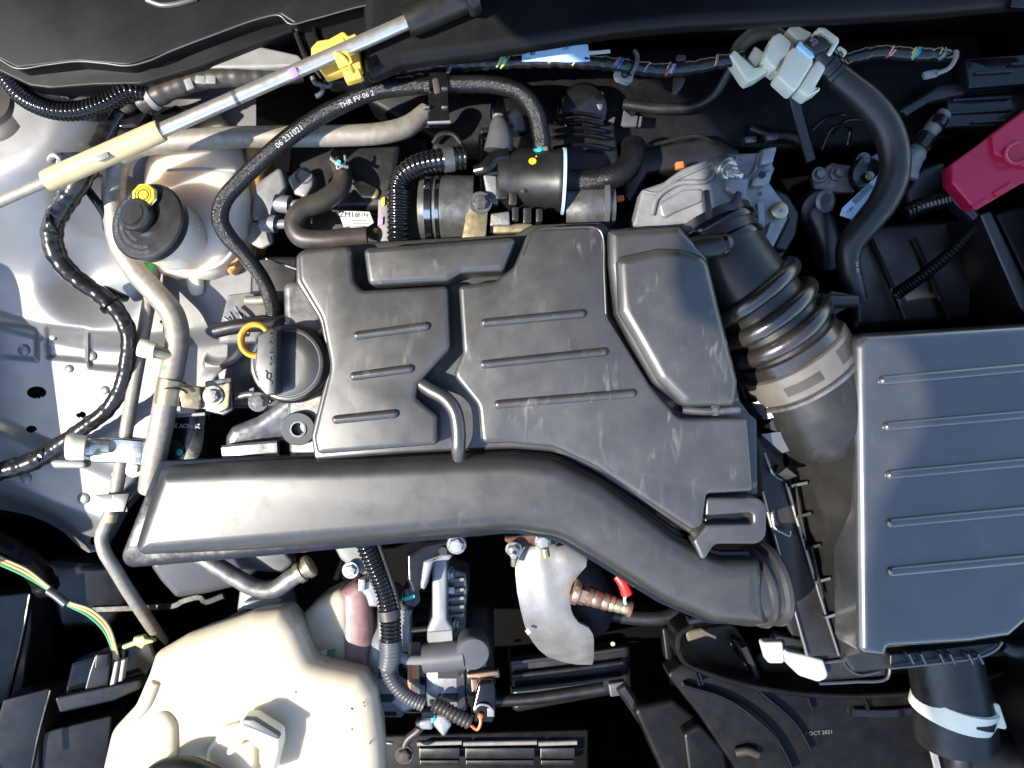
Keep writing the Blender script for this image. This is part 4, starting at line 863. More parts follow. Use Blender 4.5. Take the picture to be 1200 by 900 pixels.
# ------------------------------------------------------------------ top harness
hh = [(430,96,-40),(470,84,-36),(505,78,-34),(545,75,-32),(600,72,-30),(650,71,-30),(700,73,-32),(740,78,-34),(775,82,-36),(810,79,-36),(845,72,-38),(870,68,-40)]
m = MB(); m.tube(hh, 8.2, 16, 2.5, wob=0.12); t = m.build('loom', 'tape', label='long black taped loom with coloured wires below the cowl panel', cat='harness')
random.seed(3)
def wrap(par, path_pts, x, cols, wd=1.7, r=8.3, step=1.8):
    pa = catmull([P(*p) for p in path_pts], 1.0); fr_ = frames(pa)
    i0 = min(range(len(pa)), key=lambda i: abs(pa[i][0].x-P(x, 70, -33).x))
    for n_, c_ in enumerate(cols):
        A0 = random.uniform(15,75); W0 = random.uniform(50,90); i = min(len(pa)-3, i0+int(n_*step)); g = MB(); p, tt, s_, b_ = pa[i][0], *fr_[i]
        pts = [p+tt*(j-4)*0.7+(s_*math.cos(a)+b_*math.sin(a))*r*kz(p.z) for j, a in enumerate([math.radians(A0+W0*q/8) for q in range(9)])]
        g.tube(pts, wd*.5, 6, 2, world=True); g.build('wire', c_, par)
wrap(t, hh, 585, ['ytape']*5, 2.6); wrap(t, hh, 592, ['wg']*3, 2.4)
wrap(t, hh, 645, ['wy','wg','wy']); wrap(t, hh, 672, ['wg','wy']); wrap(t, hh, 722, ['wg','wr','wb','wb']); wrap(t, hh, 757, ['wb','wy']); wrap(t, hh, 782, ['wr','wy','wb','wy','wb']); wrap(t, hh, 838, ['wy','wr','wg'])
m = MB(); m.ribbon([(612,62,-20),(640,62,-18),(670,63,-20),(690,62,-24)], 20, 1.2); lb = m.build('loom_label', 'blue', label='pale blue barcode label wrapped on the taped loom', cat='label')
m = MB(); m.ribbon([(688,62,-23),(700,61.5,-23),(715,60,-24)], 4, 1.2); m.build('label_tail', 'paper', lb)
m = MB()
for i in range(16): m.box(622+i*1.5, 60.5, -18.0, random.choice((.5,.8,1.1)), 8, .4, 0, .1, .1)
m.build('barcode', 'ink', lb)
m = MB(); m.text('JK', 4, 614.5, 64, -18.8, 0, .3); m.text('C01', 4.2, 662, 58, -18.4, 0, .3); m.build('lettering', 'ink', lb)
m = MB(); m.text('TS1024', 2.2, 618, 69.5, -18.6, 0, .3); m.build('small_lettering', 'teal', lb)
for (x, y, lab) in ((525,76,'grey cable tie on the loom above the heater hose bracket'),(744,72,'grey cable tie on the loom at the pale fir tree clip')):
    g = MB(); g.tube([(x-3,y+14,-30),(x+2,y+4,-22),(x+3,y-6,-24),(x,y-12,-32)], 2.6, 8); g.build('cable_tie', 'grey', label=lab, cat='cable tie', group='grey cable ties on the loom')
m = MB(); m.plate([(719,82,4),(732,78,4),(744,82,4),(742,94,4),(736,97,3),(722,92,5)], -34, 10, 3); t2 = m.build('loom_clip', 'lgrey', label='pale grey fir tree clip hanging below the loom', cat='clip')
m = MB(); m.lathe([(4,0),(4,1.5),(2.6,1.5),(2.6,0)], (732,88,-33.8), (0,0,1), 12, cap=False); m.lathe([(3,0),(3,1.5),(1.8,1.5),(1.8,0)], (738,86,-33.8), (0,0,1), 12, cap=False); m.build('socket', 'ink', t2)
m = MB(); m.plate([(790,90,2),(804,90,2),(801,100,3),(793,110,2),(788,110,2)], -46, 6, 2); m.plate([(793,64,2),(804,64,2),(804,70,2),(793,71,2)], -26, 6, 1); m.build('edge_clip', 'brown', label='dark edge clip under the loom near the white clip', cat='clip')
h3 = [(985,72,-40),(1005,66,-38),(1030,61,-38),(1060,63,-40),(1085,64,-42),(1105,64,-46),(1118,66,-52)]
m = MB(); m.tube(h3, [8,8,8,8.5,8.5,8,7], 16, 2.5, wob=0.1); t = m.build('loom', 'tape', label='short black taped loom with coloured wires right of the white clip', cat='harness')
wrap(t, h3, 1042, ['wr','paper','wy']); wrap(t, h3, 1070, ['wy','ytape','wg','teal','wb'], 2.6); wrap(t, h3, 1104, ['wy','ytape','wb','wg'])
m = MB(); m.tube([(1120,60,-40),(1119,70,-36),(1112,80,-38),(1098,86,-40)], 2.6, 8); m.plate([(1082,83,3),(1100,80,3),(1102,88,3),(1085,92,3)], -44, 6, 2); m.build('loop_clip', 'lgrey', label='pale grey loop clip at the end of the short loom', cat='clip')

# ------------------------------------------------------------------ white clip with quick connector and hose
t = thing('hose_holder', 'white plastic hose holder with a black quick connector', 'holder', 930, 75, -50)
def Z6(x, y): return (840+x*170/1200., 20+y*110/776.)
def ppoly(lst, r=1.5): return [(*Z6(x, y), r) for x, y in lst]
m = MB(); m.plate(ppoly([(105,315),(150,268),(185,300),(315,415),(370,405),(480,350),(590,250),(640,215),(655,240),(500,470),(450,430),(340,505),(265,535),(235,510)],2), -28, 22, 2.5); m.build('arm', 'white', t)
m = MB(); m.plate(ppoly([(260,330),(320,235),(410,300),(330,410),(310,405)],2), -36, 16, 2); m.build('inner_web', 'white', t)
m = MB(); m.plate(ppoly([(395,330),(470,150),(525,122),(625,205),(600,300),(540,340),(490,440),(440,390)],3), -14, 26, 3); m.build('jaw', 'white', t)
m = MB(); m.plate(ppoly([(500,490),(600,280),(640,240),(800,330),(800,380),(690,560),(650,612),(620,600)],3), -8, 26, 3); m.build('block', 'white', t)
m = MB(); m.plate(ppoly([(575,110),(640,45),(760,110),(800,130),(740,190),(670,190)],3), -20, 22, 3); m.build('finger', 'white', t)
m = MB(); m.plate(ppoly([(800,125),(850,80),(900,85),(1015,170),(1015,205),(945,320),(915,300),(960,210),(860,120),(830,145)],2), -12, 20, 2.5); m.build('bail', 'white', t)
m = MB(); m.plate(ppoly([(960,300),(1020,228),(1090,280),(1055,330),(1045,375),(1020,375),(1025,345)],3), -22, 18, 3); m.build('latch', 'white', t)
m = MB(); m.plate(ppoly([(725,520),(820,360),(850,350),(905,400),(900,430),(815,580),(860,575),(860,600),(755,662),(670,600)],3), -18, 24, 3); m.build('cradle', 'white', t)
m = MB(); m.plate(ppoly([(665,240),(690,190),(800,290),(815,335),(770,330)],1.5), -4, 8, 1.5); m.build('tab', 'blue', t)
m = MB(); m.plate(ppoly([(705,215),(825,138),(950,235),(900,270),(820,300)],3), -2, 30, 2); sp = m.build('connector_body', 'black', t)
m = MB(); m.text('26 10 21', 1.7, *Z6(810,190), -1.5, -28, .3); m.text('B0Y4 AFT', 1.7, *Z6(800,210), -1.5, -28, .3); m.text('L 20', 1.7, *Z6(795,232), -1.5, -28, .3); m.build('lettering', 'inkw', sp)
o1 = P(*Z6(830,320), -34); ax = Vector((0.72,-0.66,-0.12))
m = MB(); m.lathe([(17,-22),(20,-14),(20,8),(22,9),(22,15),(19,16),(19,20),(21,21),(21,26),(17,28)], o1+ax.normalized()*6, ax, 32, world=True); m.build('connector_barrel', 'gloss', t)
hb = [(968,80,-40),(990,98,-40),(1016,120,-40),(1038,148,-42),(1048,178,-44),(1047,208,-46),(1034,238,-50),(1012,266,-54),(996,288,-60),(994,312,-66),(1000,336,-74),(1004,350,-82)]
m = MB(); m.tube(hb, [15,16,17.5,18,17.5,17.5,17,16,15,13.5,12.5,12], 28, 3); t = m.build('fuel_vapour_hose', 'rubber', label='large smooth black hose bending down from the white hose holder', cat='hose')
m = MB(); m.tubetext('TH8 FV 06', 4.4, hb[7:], 13.5, 34, turn=0.3); m.build('hose_lettering', 'inkw', t)
m = MB(); m.tube([(866,80,-50),(862,70,-50),(868,54,-46),(882,42,-42),(900,38,-42),(918,46,-44),(934,58,-44)], [9,9,9,9,9,8.5,8], 20, 3); t = m.build('olive_hose', 'olive', label='olive coloured hose loop behind the white hose holder', cat='hose')
m = MB(); m.tube([(862,82,-52),(866,80,-51)], 9.3, 18, 2); m.build('end', 'lgrey', t)
m = MB(); m.ribbon([(929,108,-60),(934,130,-70),(942,160,-84),(950,188,-96)], 12, 5); m.build('flat_strap', 'black', label='flat black strap hanging below the white hose holder', cat='strap')

# ------------------------------------------------------------------ shaded corner right
t = thing('fuse_bracket', 'pale metal bracket with two bolts and round socket under the large hose', 'bracket', 985, 200, -140)
m = MB(); m.plate([(952,206,4),(975,190,4),(998,194,4),(1012,186,6),(1036,176,4),(1040,190,4),(1020,202,6),(1002,225,4),(955,225,3)], -110, 10, 2); m.build('plate', 'aludark', t)
for (x, y) in ((960,205),(982,203),(1012,188)):
    g = MB(); g.hexbolt(x, y, -108, 6.5, (0,0,1), 6); g.build('bolt', 'steel', t)
m = MB(); m.lathe([(20,-8),(22,0),(20,4),(17,2),(4,0)], (1016,206,-104), (0,0,1), 30); m.build('socket', 'gloss', t)
m = MB(); m.hexbolt(1019,206,-100,4.5,washer=1.2); m.build('socket_bolt', 'yzinc', t)
for pts, lab in (([(952,152,-120),(968,138,-112),(990,134,-112)],'uppermost thin glossy wire loop in the shade under the loom'),([(975,158,-120),(990,142,-112),(1008,140,-114)],'thin glossy wire loop in the shade nearest the large hose'),([(962,175,-118),(975,150,-110),(996,150,-112),(994,170,-118)],'arched thin glossy wire loop above the pale bolted bracket')):
    m = MB(); m.tube([p for p in pts], 2.2, 8); m.build('thin_wire', 'gloss', label=lab, cat='wire', group='thin black wire loops in the shade')
t = thing('cable_label', 'pale blue barcode label tucked behind the large hose', 'label', 1008, 232, -70)
m = MB(); m.plate([(1034,200,1),(1040,208,1),(1018,252,1),(1002,258,1),(985,252,1),(988,243,1)], -82, 1.5, .4, tilt=(0.05,0)); lb = m.build('paper', 'blue', t)
m = MB()
for i in range(14): m.box(1001+i*1.5, 237-i*1.5, -81+i*.1, .7, 7, .4, 45, .1, .1)
m.text('C JK0', 3, 997, 247, -81, 45, .3); m.build('barcode', 'ink', lb)
m = MB(); m.tube([(1060,250,-92),(1075,243,-90),(1090,238,-90),(1108,233,-92)], 9, 18, 2, corr=(5,0.12)); m.build('corrugated_conduit', 'gloss', label='short shiny corrugated conduit below the red terminal cover', cat='conduit')
m = MB(); m.tube([(1062,208,-94),(1070,188,-90),(1082,166,-88),(1096,146,-88),(1106,134,-92)], [12,11,10,9,8], 16, 3, wob=.1); t = m.build('taped_branch', 'lgrey', label='silvery taped cable branch beside the large hose', cat='cable')
m = MB(); m.tube([(1078,172,-82),(1088,158,-80)], 10, 14, 2); m.tube([(1098,148,-82),(1103,139,-84)], 9, 14, 2); m.build('tape_band', 'tape', t)
m = MB(); m.plate([(1062,222,6),(1080,196,14),(1110,186,8),(1118,230,6),(1090,242,6),(1064,240,4)], -104, 30, 6); m.build('cable_boot', 'rubber', label='black rubber cable boot between the large hose and red cover', cat='boot')
t = thing('relay_bracket', 'glossy black slotted relay bracket in the upper corner', 'bracket', 1160, 110, -120)
m = MB(); m.plate([(1130,68,3),(1215,62,3),(1215,98,3),(1136,104,3)], -66, 30, 3); m.plate([(1110,114,3),(1215,104,3),(1215,150,3),(1108,150,3)], -92, 30, 3); m.build('tray', 'gloss', t)
for (x, y, w_) in ((1166,84,44),(1198,74,26),(1152,115,70),(1148,130,80),(1160,142,40)):
    g = MB(); g.box(x, y, -60 if y < 100 else -86, w_, 3, 8, 3, .8, 1); g.build('slot_rib', 'black', t)
m = MB(); m.plate([(1052,128,6),(1100,98,14),(1128,96,6),(1134,110,4),(1090,120,10),(1064,136,4)], -80, 12, 4); m.build('curved_bracket', 'black', label='curved black bracket arm beside the short loom', cat='bracket')
# red terminal cover
t = thing('terminal_cover', 'red plastic battery terminal cover in the corner', 'terminal cover', 1170, 190, -110)
rp = [(1115,192,3),(1172,151,3),(1185,140,3),(1240,100,3),(1240,205,3),(1198,215,4),(1144,247,4),(1116,214,3)]
m = MB(); m.plate(rp, -46, 26, 3, 3, draft=-3); m.build('shell', 'red', t)
m = MB(); m.plate([(1163,158,3),(1184,142,3),(1240,104,3),(1240,196,3),(1202,196,3),(1166,180,3)], -38, 20, 3); m.build('raised_top', 'red', t)
m = MB(); m.tube([(1215,176,-36),(1200,189,-34),(1186,192,-34),(1178,184,-34),(1180,174,-34),(1194,166,-36)], 2.4, 8); m.build('loop', 'red', t)
m = MB(); m.box(1177,222,-42,24,7,6,30,1.5,2); m.box(1149,239,-44,20,6,6,30,1.5,2); m.build('edge_rib', 'red', t)
m = MB(); m.plate([(1162,154,2),(1178,166,2),(1166,180,2)], -39, 10, 2); m.build('hinge', 'red', t)
m = MB(); m.tube([(1112,216,-88),(1124,238,-90),(1138,254,-96)], [12,11,10], 16); m.build('battery_cable', 'gloss', label='black battery cable running under the red terminal cover', cat='cable')
t = thing('battery_tray', 'black battery tray edge at the dark corner below the red cover', 'battery tray', 1185, 300, -200)
m = MB(); m.plate([(1148,250,3),(1162,246,3),(1216,360,3),(1206,374,3),(1196,362,3)], -90, 80, 3); m.build('rim', 'black', t)
m = MB(); m.plate([(1166,250,3),(1240,230,3),(1240,370,3),(1220,360,3)], -120, 80, 3); m.build('inner', 'deep', t)
m = MB(); m.tube([(1150,258,-110),(1120,290,-130),(1085,320,-160),(1050,345,-200)], 7, 14, 2, corr=(5,.1)); m.build('corrugated_conduit', 'deep', label='dim corrugated conduit crossing the dark gap beside the battery tray', cat='conduit')

# ------------------------------------------------------------------ washer tank
t = thing('washer_tank', 'large cream translucent washer tank at the bottom corner', 'tank', 290, 850, -200)
ol = [(116,960,10),(114,905,30),(124,862,30),(152,832,30),(168,795,20),(176,770,16),(215,747,40),(292,721,20),(328,717,14),(345,738,10),(362,778,14),(378,784,14),(424,794,16),(438,815,20),(446,870,40),(452,960,10)]
m = MB(); m.plate(ol, -74, 80, 20, 7, draft=-8, arc=8); bd = m.build('shell', 'cream', t)
m = MB(); m.plate([(170,850,20),(190,830,20),(205,850,20),(206,890,20),(185,905,20),(165,890,20)], -66, 20, 8, 5); m.plate([(240,880,16),(262,852,14),(282,846,10),(300,870,10),(300,960,10),(240,960,10)], -66, 20, 8, 5); m.build('boss', 'cream', bd)
m = MB(); m.tube([(182,800,-74),(172,824,-74),(160,840,-76)], 6, 12); m.build('crease', 'cream', bd)
m = MB()
m.plate([(283,843,6),(296,843,6),(327,862,8),(327,878,6),(318,915,4),(303,915,3),(308,884,4),(290,868,3),(284,868,3),(276,882,4),(262,890,4),(272,862,6)], -40, 26, 4, 3); hd = m.build('hose_holder', 'white', t)
m = MB(); m.plate([(284,842,4),(298,843,4),(328,862,6),(326,868,4),(298,856,4),(284,851,3)], -36, 8, 2); m.build('holder_rim', 'grey', hd)
m = MB(); m.tube([(172,922,-40),(190,906,-40),(215,901,-42),(245,910,-46),(268,925,-50)], [15,15,14.5,14,13], 24, 3); m.build('filler_hose', 'rubber', label='black filler hose end lying on the cream tank at the bottom edge', cat='hose')
m = MB()
for i in range(7):
    m.lathe([(1.1,0),(1.1,.5)], (random.uniform(300,430), random.uniform(800,880), -73.6), (0,0,1), 8)
m.box(434,870,-73.4,1.6,5,.5,-20,.1,.2); m.build('speck', 'brown', bd)
# coolant bottle behind
t = thing('coolant_bottle', 'pinkish cream coolant bottle half hidden behind the cream tank', 'bottle', 380, 740, -200)
m = MB(); m.plate([(352,722,12),(372,705,14),(410,686,14),(416,800,10),(350,800,10)], -132, 70, 14, 5); bd = m.build('shell', 'cream', t)
m = MB(); m.plate([(398,694,8),(414,684,8),(430,682,8),(436,740,10),(434,810,8),(398,810,8)], -130, 60, 12, 4); m.build('tinted_side', 'pink', t)
for (x, c_) in ((368.5,'ylabel'),(379,'paper'),(388.5,'glabel')):
    g = MB(); g.plate([(x-4,763,.6),(x+4,761,.6),(x+3,784,.6),(x-4,783,.6)], -129, 8, .4, 1); g.build('label_stripe', c_, t)

# ------------------------------------------------------------------ wires and connector, lower left
for (dx, dy, c_, lab) in ((0,0,'wy','orange wire of the thin bundle entering the black connector'),(-2,3,'wg','green wire of the thin bundle entering the black connector'),(2.5,-3,'beige','pale wire of the thin bundle entering the black connector')):
    m = MB(); m.tube([(-30+dx,640+dy,-130),(0+dx,657+dy,-128),(30+dx,671+dy,-126),(55+dx*.5,688+dy*.5,-124),(78+dx*.5,706+dy*.5,-122),(105+dx,718+dy,-122),(124+dx,736+dy,-124),(134+dx,762,-130),(136+dx,772,-136)], 1.7, 8, 3); m.build('wire', c_, label=lab, cat='wire', group='thin wires at the lower corner')
m = MB(); m.tube([(57,692,-123),(66,698,-122),(78,708,-121)], 5, 14, 3); m.build('wire_sleeve', 'grey', label='grey sleeve round the thin wire bundle', cat='sleeve')
t = thing('lamp_connector', 'glossy black electrical connector where the thin wires end', 'connector', 120, 790, -190)
m = MB(); m.plate([(92,772,3),(130,762,3),(172,752,3),(178,778,4),(160,806,3),(130,816,4),(80,822,3),(84,800,3)], -140, 40, 4, tilt=(-0.35,0.2)); m.build('body', 'gloss', t)
m = MB(); m.plate([(112,768,2),(128,766,2),(124,806,2),(100,808,2),(106,786,2)], -128, 14, 2, tilt=(-0.35,0.1)); m.plate([(72,812,3),(120,806,3),(160,800,4),(160,812,6),(130,824,5),(75,832,3)], -128, 24, 3, tilt=(-0.3,0.2)); m.build('shell', 'black', t)
m = MB(); m.box(119,775,-118,13,16,8,-4,1,1,tilty=18); m.build('lock_tab', 'black', t)
m = MB(); m.plate([(134,776,1),(139,774,1),(134,802,1),(128,804,1)], -126, 8, 1); m.plate([(142,774,1),(147,772,1),(143,798,1),(138,800,1)], -126, 8, 1); m.build('rib', 'lgrey', t)
m = MB(); m.box(100,819,-128.5,14,6,4,4,.5,1); m.box(115,814,-128.5,2,10,4,10,.3,.4); m.build('slot', 'ink', t)
m = MB(); m.plate([(142,757,2),(155,752,2),(156,747,2),(168,745,2),(170,749,2),(180,750,2),(180,753,2),(170,756,2),(166,761,2),(158,757,2),(143,762,2)], -120, 8, 2); m.build('retainer_clip', 'ytape', label='pale yellow retainer clip behind the black connector', cat='clip')
t = thing('lamp_housing', 'black lamp housing panels in the lower corner', 'housing', 40, 780, -300)
m = MB(); m.plate([(-100,700,4),(36,694,4),(30,740,6),(10,830,6),(-100,860,4)], -180, 60, 3, tilt=(-0.3,0.25)); m.plate([(12,815,3),(60,806,3),(40,878,4),(30,960,4),(-100,960,4),(-10,880,4)], -150, 40, 3, tilt=(-0.35,0.25)); m.plate([(60,850,3),(130,840,3),(110,960,3),(40,960,3)], -190, 40, 3, tilt=(-0.35,0.2)); m.build('panel', 'black', t)
m = MB(); m.ribbon([(36,696,-178),(28,740,-178),(14,800,-178),(2,850,-178)], 3, 6); m.ribbon([(60,808,-148),(46,860,-148),(38,900,-148)], 2.5, 5); m.build('edge_rib', 'gloss', t)
m = MB(); m.tube([(-30,630,-150),(10,645,-150),(40,665,-160),(56,690,-180)], 14, 14, 4, wob=.08); m.build('taped_harness', 'deep', label='dim cloth taped harness under the orange wire', cat='harness')
# gearbox casing and lower pipe
t = thing('gearbox_casing', 'grey metal casing with folded lip under the duct end', 'casing', 240, 680, -250)
m = MB(); m.plate([(176,652,10),(305,640,10),(300,668,14),(276,690,14),(240,698,10),(205,702,8),(190,680,10)], -140, 90, 10, 4, tilt=(-0.2,0.2)); m.build('casing', 'grey', t)
m = MB(); m.ribbon([(110,714,-190),(160,712,-180),(206,709,-172),(215,704,-170),(236,700,-168),(240,705,-168),(262,698,-168)], 8, 5); m.build('lip', 'deep', t)
m = MB(); m.plate([(280,690,4),(330,684,4),(340,716,4),(276,720,4)], -170, 40, 5); m.plate([(285,705,3),(330,700,3),(330,720,3),(285,722,3)], -150, 30, 3); m.build('mount', 'lgrey', t)
m = MB(); m.tube([(270,724,-130),(290,716,-126),(308,722,-130)], 2.5, 8); m.build('strap', 'ink', t)
m = MB(); m.tube([(212,640,-100),(240,655,-100),(275,676,-102),(300,689,-104),(322,690,-104),(345,675,-102),(362,665,-100)], 10.5, 22, 3); t = m.build('lower_pipe', 'aludark', label='metal pipe with shade in its colour bending under the duct with a crimped end', cat='pipe')  # darker metal stands in for the duct shading this pipe
for f, r_ in ((352,12.5),(362,13.5)):
    g = MB(); g.lathe([(r_-1,-3.5),(r_,-3),(r_,3),(r_-1,3.5)], (f, 671-(f-352)*.7, -101), (1,0.62,0), 24); g.build('crimp', 'yzinc', t)
m = MB(); m.plate([(268,650,4),(330,642,6),(345,660,6),(330,672,4),(280,668,4)], -124, 20, 4); m.build('sump_bracket', 'grey', label='grey bracket between the lower pipe and the duct', cat='bracket')

# ------------------------------------------------------------------ alternator
t = thing('alternator', 'alternator with aluminium frames and grey terminal boot below the duct', 'alternator', 515, 760, -300)
Z0 = -214
def ring_x(prof, mm, name, par=None, seg=48):
    m = MB(); m.lathe(prof, (444,762,Z0), (1,0,0), seg); return m.build(name, mm, par or t)
ring_x([(50,-6),(62,-4),(70,4),(72,12),(72,30),(68,33)], 'alu', 'front_frame')
ring_x([(68,33),(68,62)], 'gloss', 'stator')
ring_x([(66,62),(70,64),(72,72),(71,96),(64,104),(50,106)], 'alu', 'rear_frame')
ring_x([(60,104),(62,110),(60,128),(52,134),(20,135)], 'black', 'rear_cover')
for (x0, x1) in ((12,28),(76,98)):
    for a in range(7):
        th = math.radians(18+24*a); g = MB(); k = kz(Z0); c = P(444, 762, Z0)
        rg = []
        for h in (x0, x1):
            rg.append([c+Vector((h*k, math.cos(q)*r_*k, math.sin(q)*r_*k)) for q, r_ in ((th-.075,70.5),(th+.075,70.5),(th+.075,72.6),(th-.075,72.6))])
        g.rings(rg); g.build('vent_slot', 'ink', t)
m = MB(); k = kz(Z0); c = P(444,762,Z0); rg = []
for i in range(9):
    th = math.radians(52+8*i); rg.append([c+Vector((h*k, -math.cos(th)*r_*k*1.0+0, math.sin(th)*r_*k)) for h, r_ in ((44,68.2),(56,68.2),(56,68.8),(44,68.8))])
m.rings(rg); lb = m.build('rating_label', 'aludark', t)
m = MB(); rg = []
for i in range(9):
    th = math.radians(52+8*i); rg.append([c+Vector((h*k, -math.cos(th)*r_*k, math.sin(th)*r_*k)) for h, r_ in ((43,68.2),(46,68.2),(46,69.2),(43,69.2))])
m.rings(rg); m.build('label_edge', 'olabel', lb)
m = MB(); rg = []
for i in range(3):
    th = math.radians(84+8*i); rg.append([c+Vector((h*k, -math.cos(th)*r_*k, math.sin(th)*r_*k)) for h, r_ in ((47,68.2),(55,68.2),(55,69.2),(47,69.2))])
m.rings(rg); m.build('label_print', 'olabel', lb)
m = MB(); m.plate([(506,654,3),(524,654,3),(524,726,8),(531,736,4),(531,752,3),(500,754,3),(500,738,8),(506,724,8)], -120, 34, 4); m.build('mount_arm', 'alu', t)
m = MB(); m.ribbon([(502,746,-122),(530,744,-122)], 14, 6); m.build('arm_foot', 'lgrey', t)
m = MB(); m.plate([(524,662,2),(534,668,3),(546,672,3),(548,690,3),(545,720,3),(540,742,3),(526,742,2)], -150, 60, 3); g = m.build('finned_frame', 'aludark', t)
for y in (680, 692, 702, 712, 722):
    f_ = MB(); f_.box(534, y, -143, 20, 4, 8, 6, 1, 1); f_.build('fin', 'lgrey', g)
m = MB(); m.box(528,692,-136,9,8,10,0,1,1); m.hexbolt(528,672,-140,6,(1,0,0.5)); m.hexbolt(534,732,-140,5.5,(1,0,.4)); m.build('bolt', 'zinc', t)
m = MB(); m.tube([(482,739,-140),(500,737,-140)], 3.6, 12); m.build('through_bolt', 'yzinc', t)
m = MB(); m.plate([(441,690,8),(462,694,10),(480,716,8),(484,770,10),(486,806,10),(496,828,6),(472,838,8),(452,824,14),(442,790,14)], -134, 50, 7, 4); fp = m.build('front_face', 'alu', t)
for (x, y) in ((462,781),(464,792),(468,803),(476,814)):
    g = MB(); g.box(x, y, -133, 20, 5, 3, -10, .4, 2); g.build('vent_slot', 'ink', fp)
m = MB(); m.plate([(470,716,5),(484,712,4),(480,730,8),(481,766,3),(469,764,4)], -136, 40, 3); m.build('front_ear', 'aludark', t)
# terminal boot
m = MB(); m.tube([(497,771,-124),(520,769,-122),(545,766,-120)], [17,17.5,18], 26, 4); bt = m.build('terminal_boot', 'grey', t)
m = MB(); m.lathe([(20.5,-26),(20.5,-4),(20,0),(18.5,2),(10,3)], (554,766,-106), (0.1,-0.1,1), 36); m.build('boot_cap', 'grey', bt)
m = MB(); m.tube([(463,766,-112),(474,772,-114),(498,773,-120)], 6, 14, 3); m.build('terminal_cable', 'lgrey', t)
m = MB(); m.plate([(546,790,2),(584,786,2),(586,795,2),(548,796,2)], -126, 10, 2); m.plate([(552,796,1),(560,796,1),(558,808,1),(553,812,1)], -124, 4, .6); m.build('terminal_bracket', 'copper', t)
m = MB(); m.plate([(512,782,3),(536,779,3),(545,790,4),(538,808,4),(516,808,3)], -132, 20, 4); b_ = m.build('slotted_end', 'lgrey', t)
for y in (788, 800):
    g = MB(); g.box(525, y, -131.4, 20, 6, 2, 6, .3, 2); g.build('slot', 'ink', b_)
m = MB(); m.plate([(560,800,6),(580,798,6),(581,836,4),(578,848,4),(554,848,4),(552,832,4)], -112, 30, 4); cn = m.build('plug', 'gloss', t)
m = MB(); m.tube([(556,832,-110),(562,826,-108),(572,827,-108),(578,833,-110)], 1.4, 8, 2); m.tube([(554,838,-110),(552,846,-112)], 1.2, 6); m.build('plug_latch', 'lgrey', cn)
m = MB(); m.sphere(563,839,-108,3.6); m.tube([(563,840,-107),(563,848,-106),(559,855,-108),(552,850,-112)], 1.8, 8, 2); m.build('plug_wire', 'ored', cn)
m = MB(); m.box(575,835,-111,8,10,3,0,.5,.5); m.build('pin', 'lgrey', cn)
m = MB(); m.plate([(446,808,8),(470,812,6),(492,826,6),(488,836,5),(464,840,4),(450,828,8)], -170, 30, 6); m.build('lower_frame', 'aludark', t)
m = MB(); m.plate([(486,846,3),(506,842,3),(508,856,3),(495,856,3),(486,852,3)], -140, 14, 3); m.plate([(505,835,4),(522,838,6),(530,850,5),(520,866,3),(508,852,4)], -136, 16, 4); m.build('lower_lug', 'zinc', t)
m = MB(); m.lathe([(2.6,0),(2.6,1)], (508,842,-134), (0,0,1), 10); m.tube([(508,838,-134),(507,846,-134)], 2.2, 8, 2); m.build('teal_paint', 'teal', t)
m = MB(); m.tube([(495,834,-122),(508,834,-122)], 7, 16, 3); m.build('conduit_clip', 'gloss', t)
# belt cover
m = MB(); m.plate([(416,700,10),(428,680,10),(440,680,6),(439,740,6),(438,800,10),(420,806,10),(412,760,20)], -160, 100, 6); m.build('belt_cover', 'brown', label='dark brown belt cover between bottle and alternator', cat='cover')
# conduits here
m = MB(); m.tube([(424,622,-84),(430,640,-86),(440,664,-90),(450,688,-94),(456,712,-96),(458,738,-98),(458,752,-98)], 11.5, 22, 2, corr=(5.4,0.10)); t = m.build('corrugated_conduit', 'gloss', label='thick corrugated conduit dropping from the duct to the alternator', cat='conduit')
m = MB(); m.tube([(455,713,-96),(457,724,-97)], 13.2, 22, 3); m.build('tape_band', 'brown', t)
m = MB(); m.tube([(442,632,-82),(452,660,-86),(462,690,-90),(468,715,-94)], 2.6, 8, 2, corr=(3,.15)); m.build('thin_conduit', 'black', t)
m = MB(); m.tube([(458,750,-98),(458,768,-98),(454,784,-98)], [13,13,10.5], 22, 2, corr=(4.5,0.03)); g = m.build('rubber_end', 'grey', t)
m = MB(); m.tube([(453,776,-100),(456,790,-102),(466,806,-104),(480,818,-106),(496,825,-108)], 8.3, 18, 2, corr=(4.6,0.09)); m.build('corrugated_conduit', 'grey', label='thinner dark grey corrugated conduit curving along the alternator front', cat='conduit')
m = MB(); m.tube([(508,824,-108),(522,831,-108),(536,839,-108),(551,846,-110)], 8.0, 18, 2, corr=(5.6,0.13)); m.build('corrugated_conduit', 'brown', label='pale dusty corrugated conduit end leading to the black plug', cat='conduit')
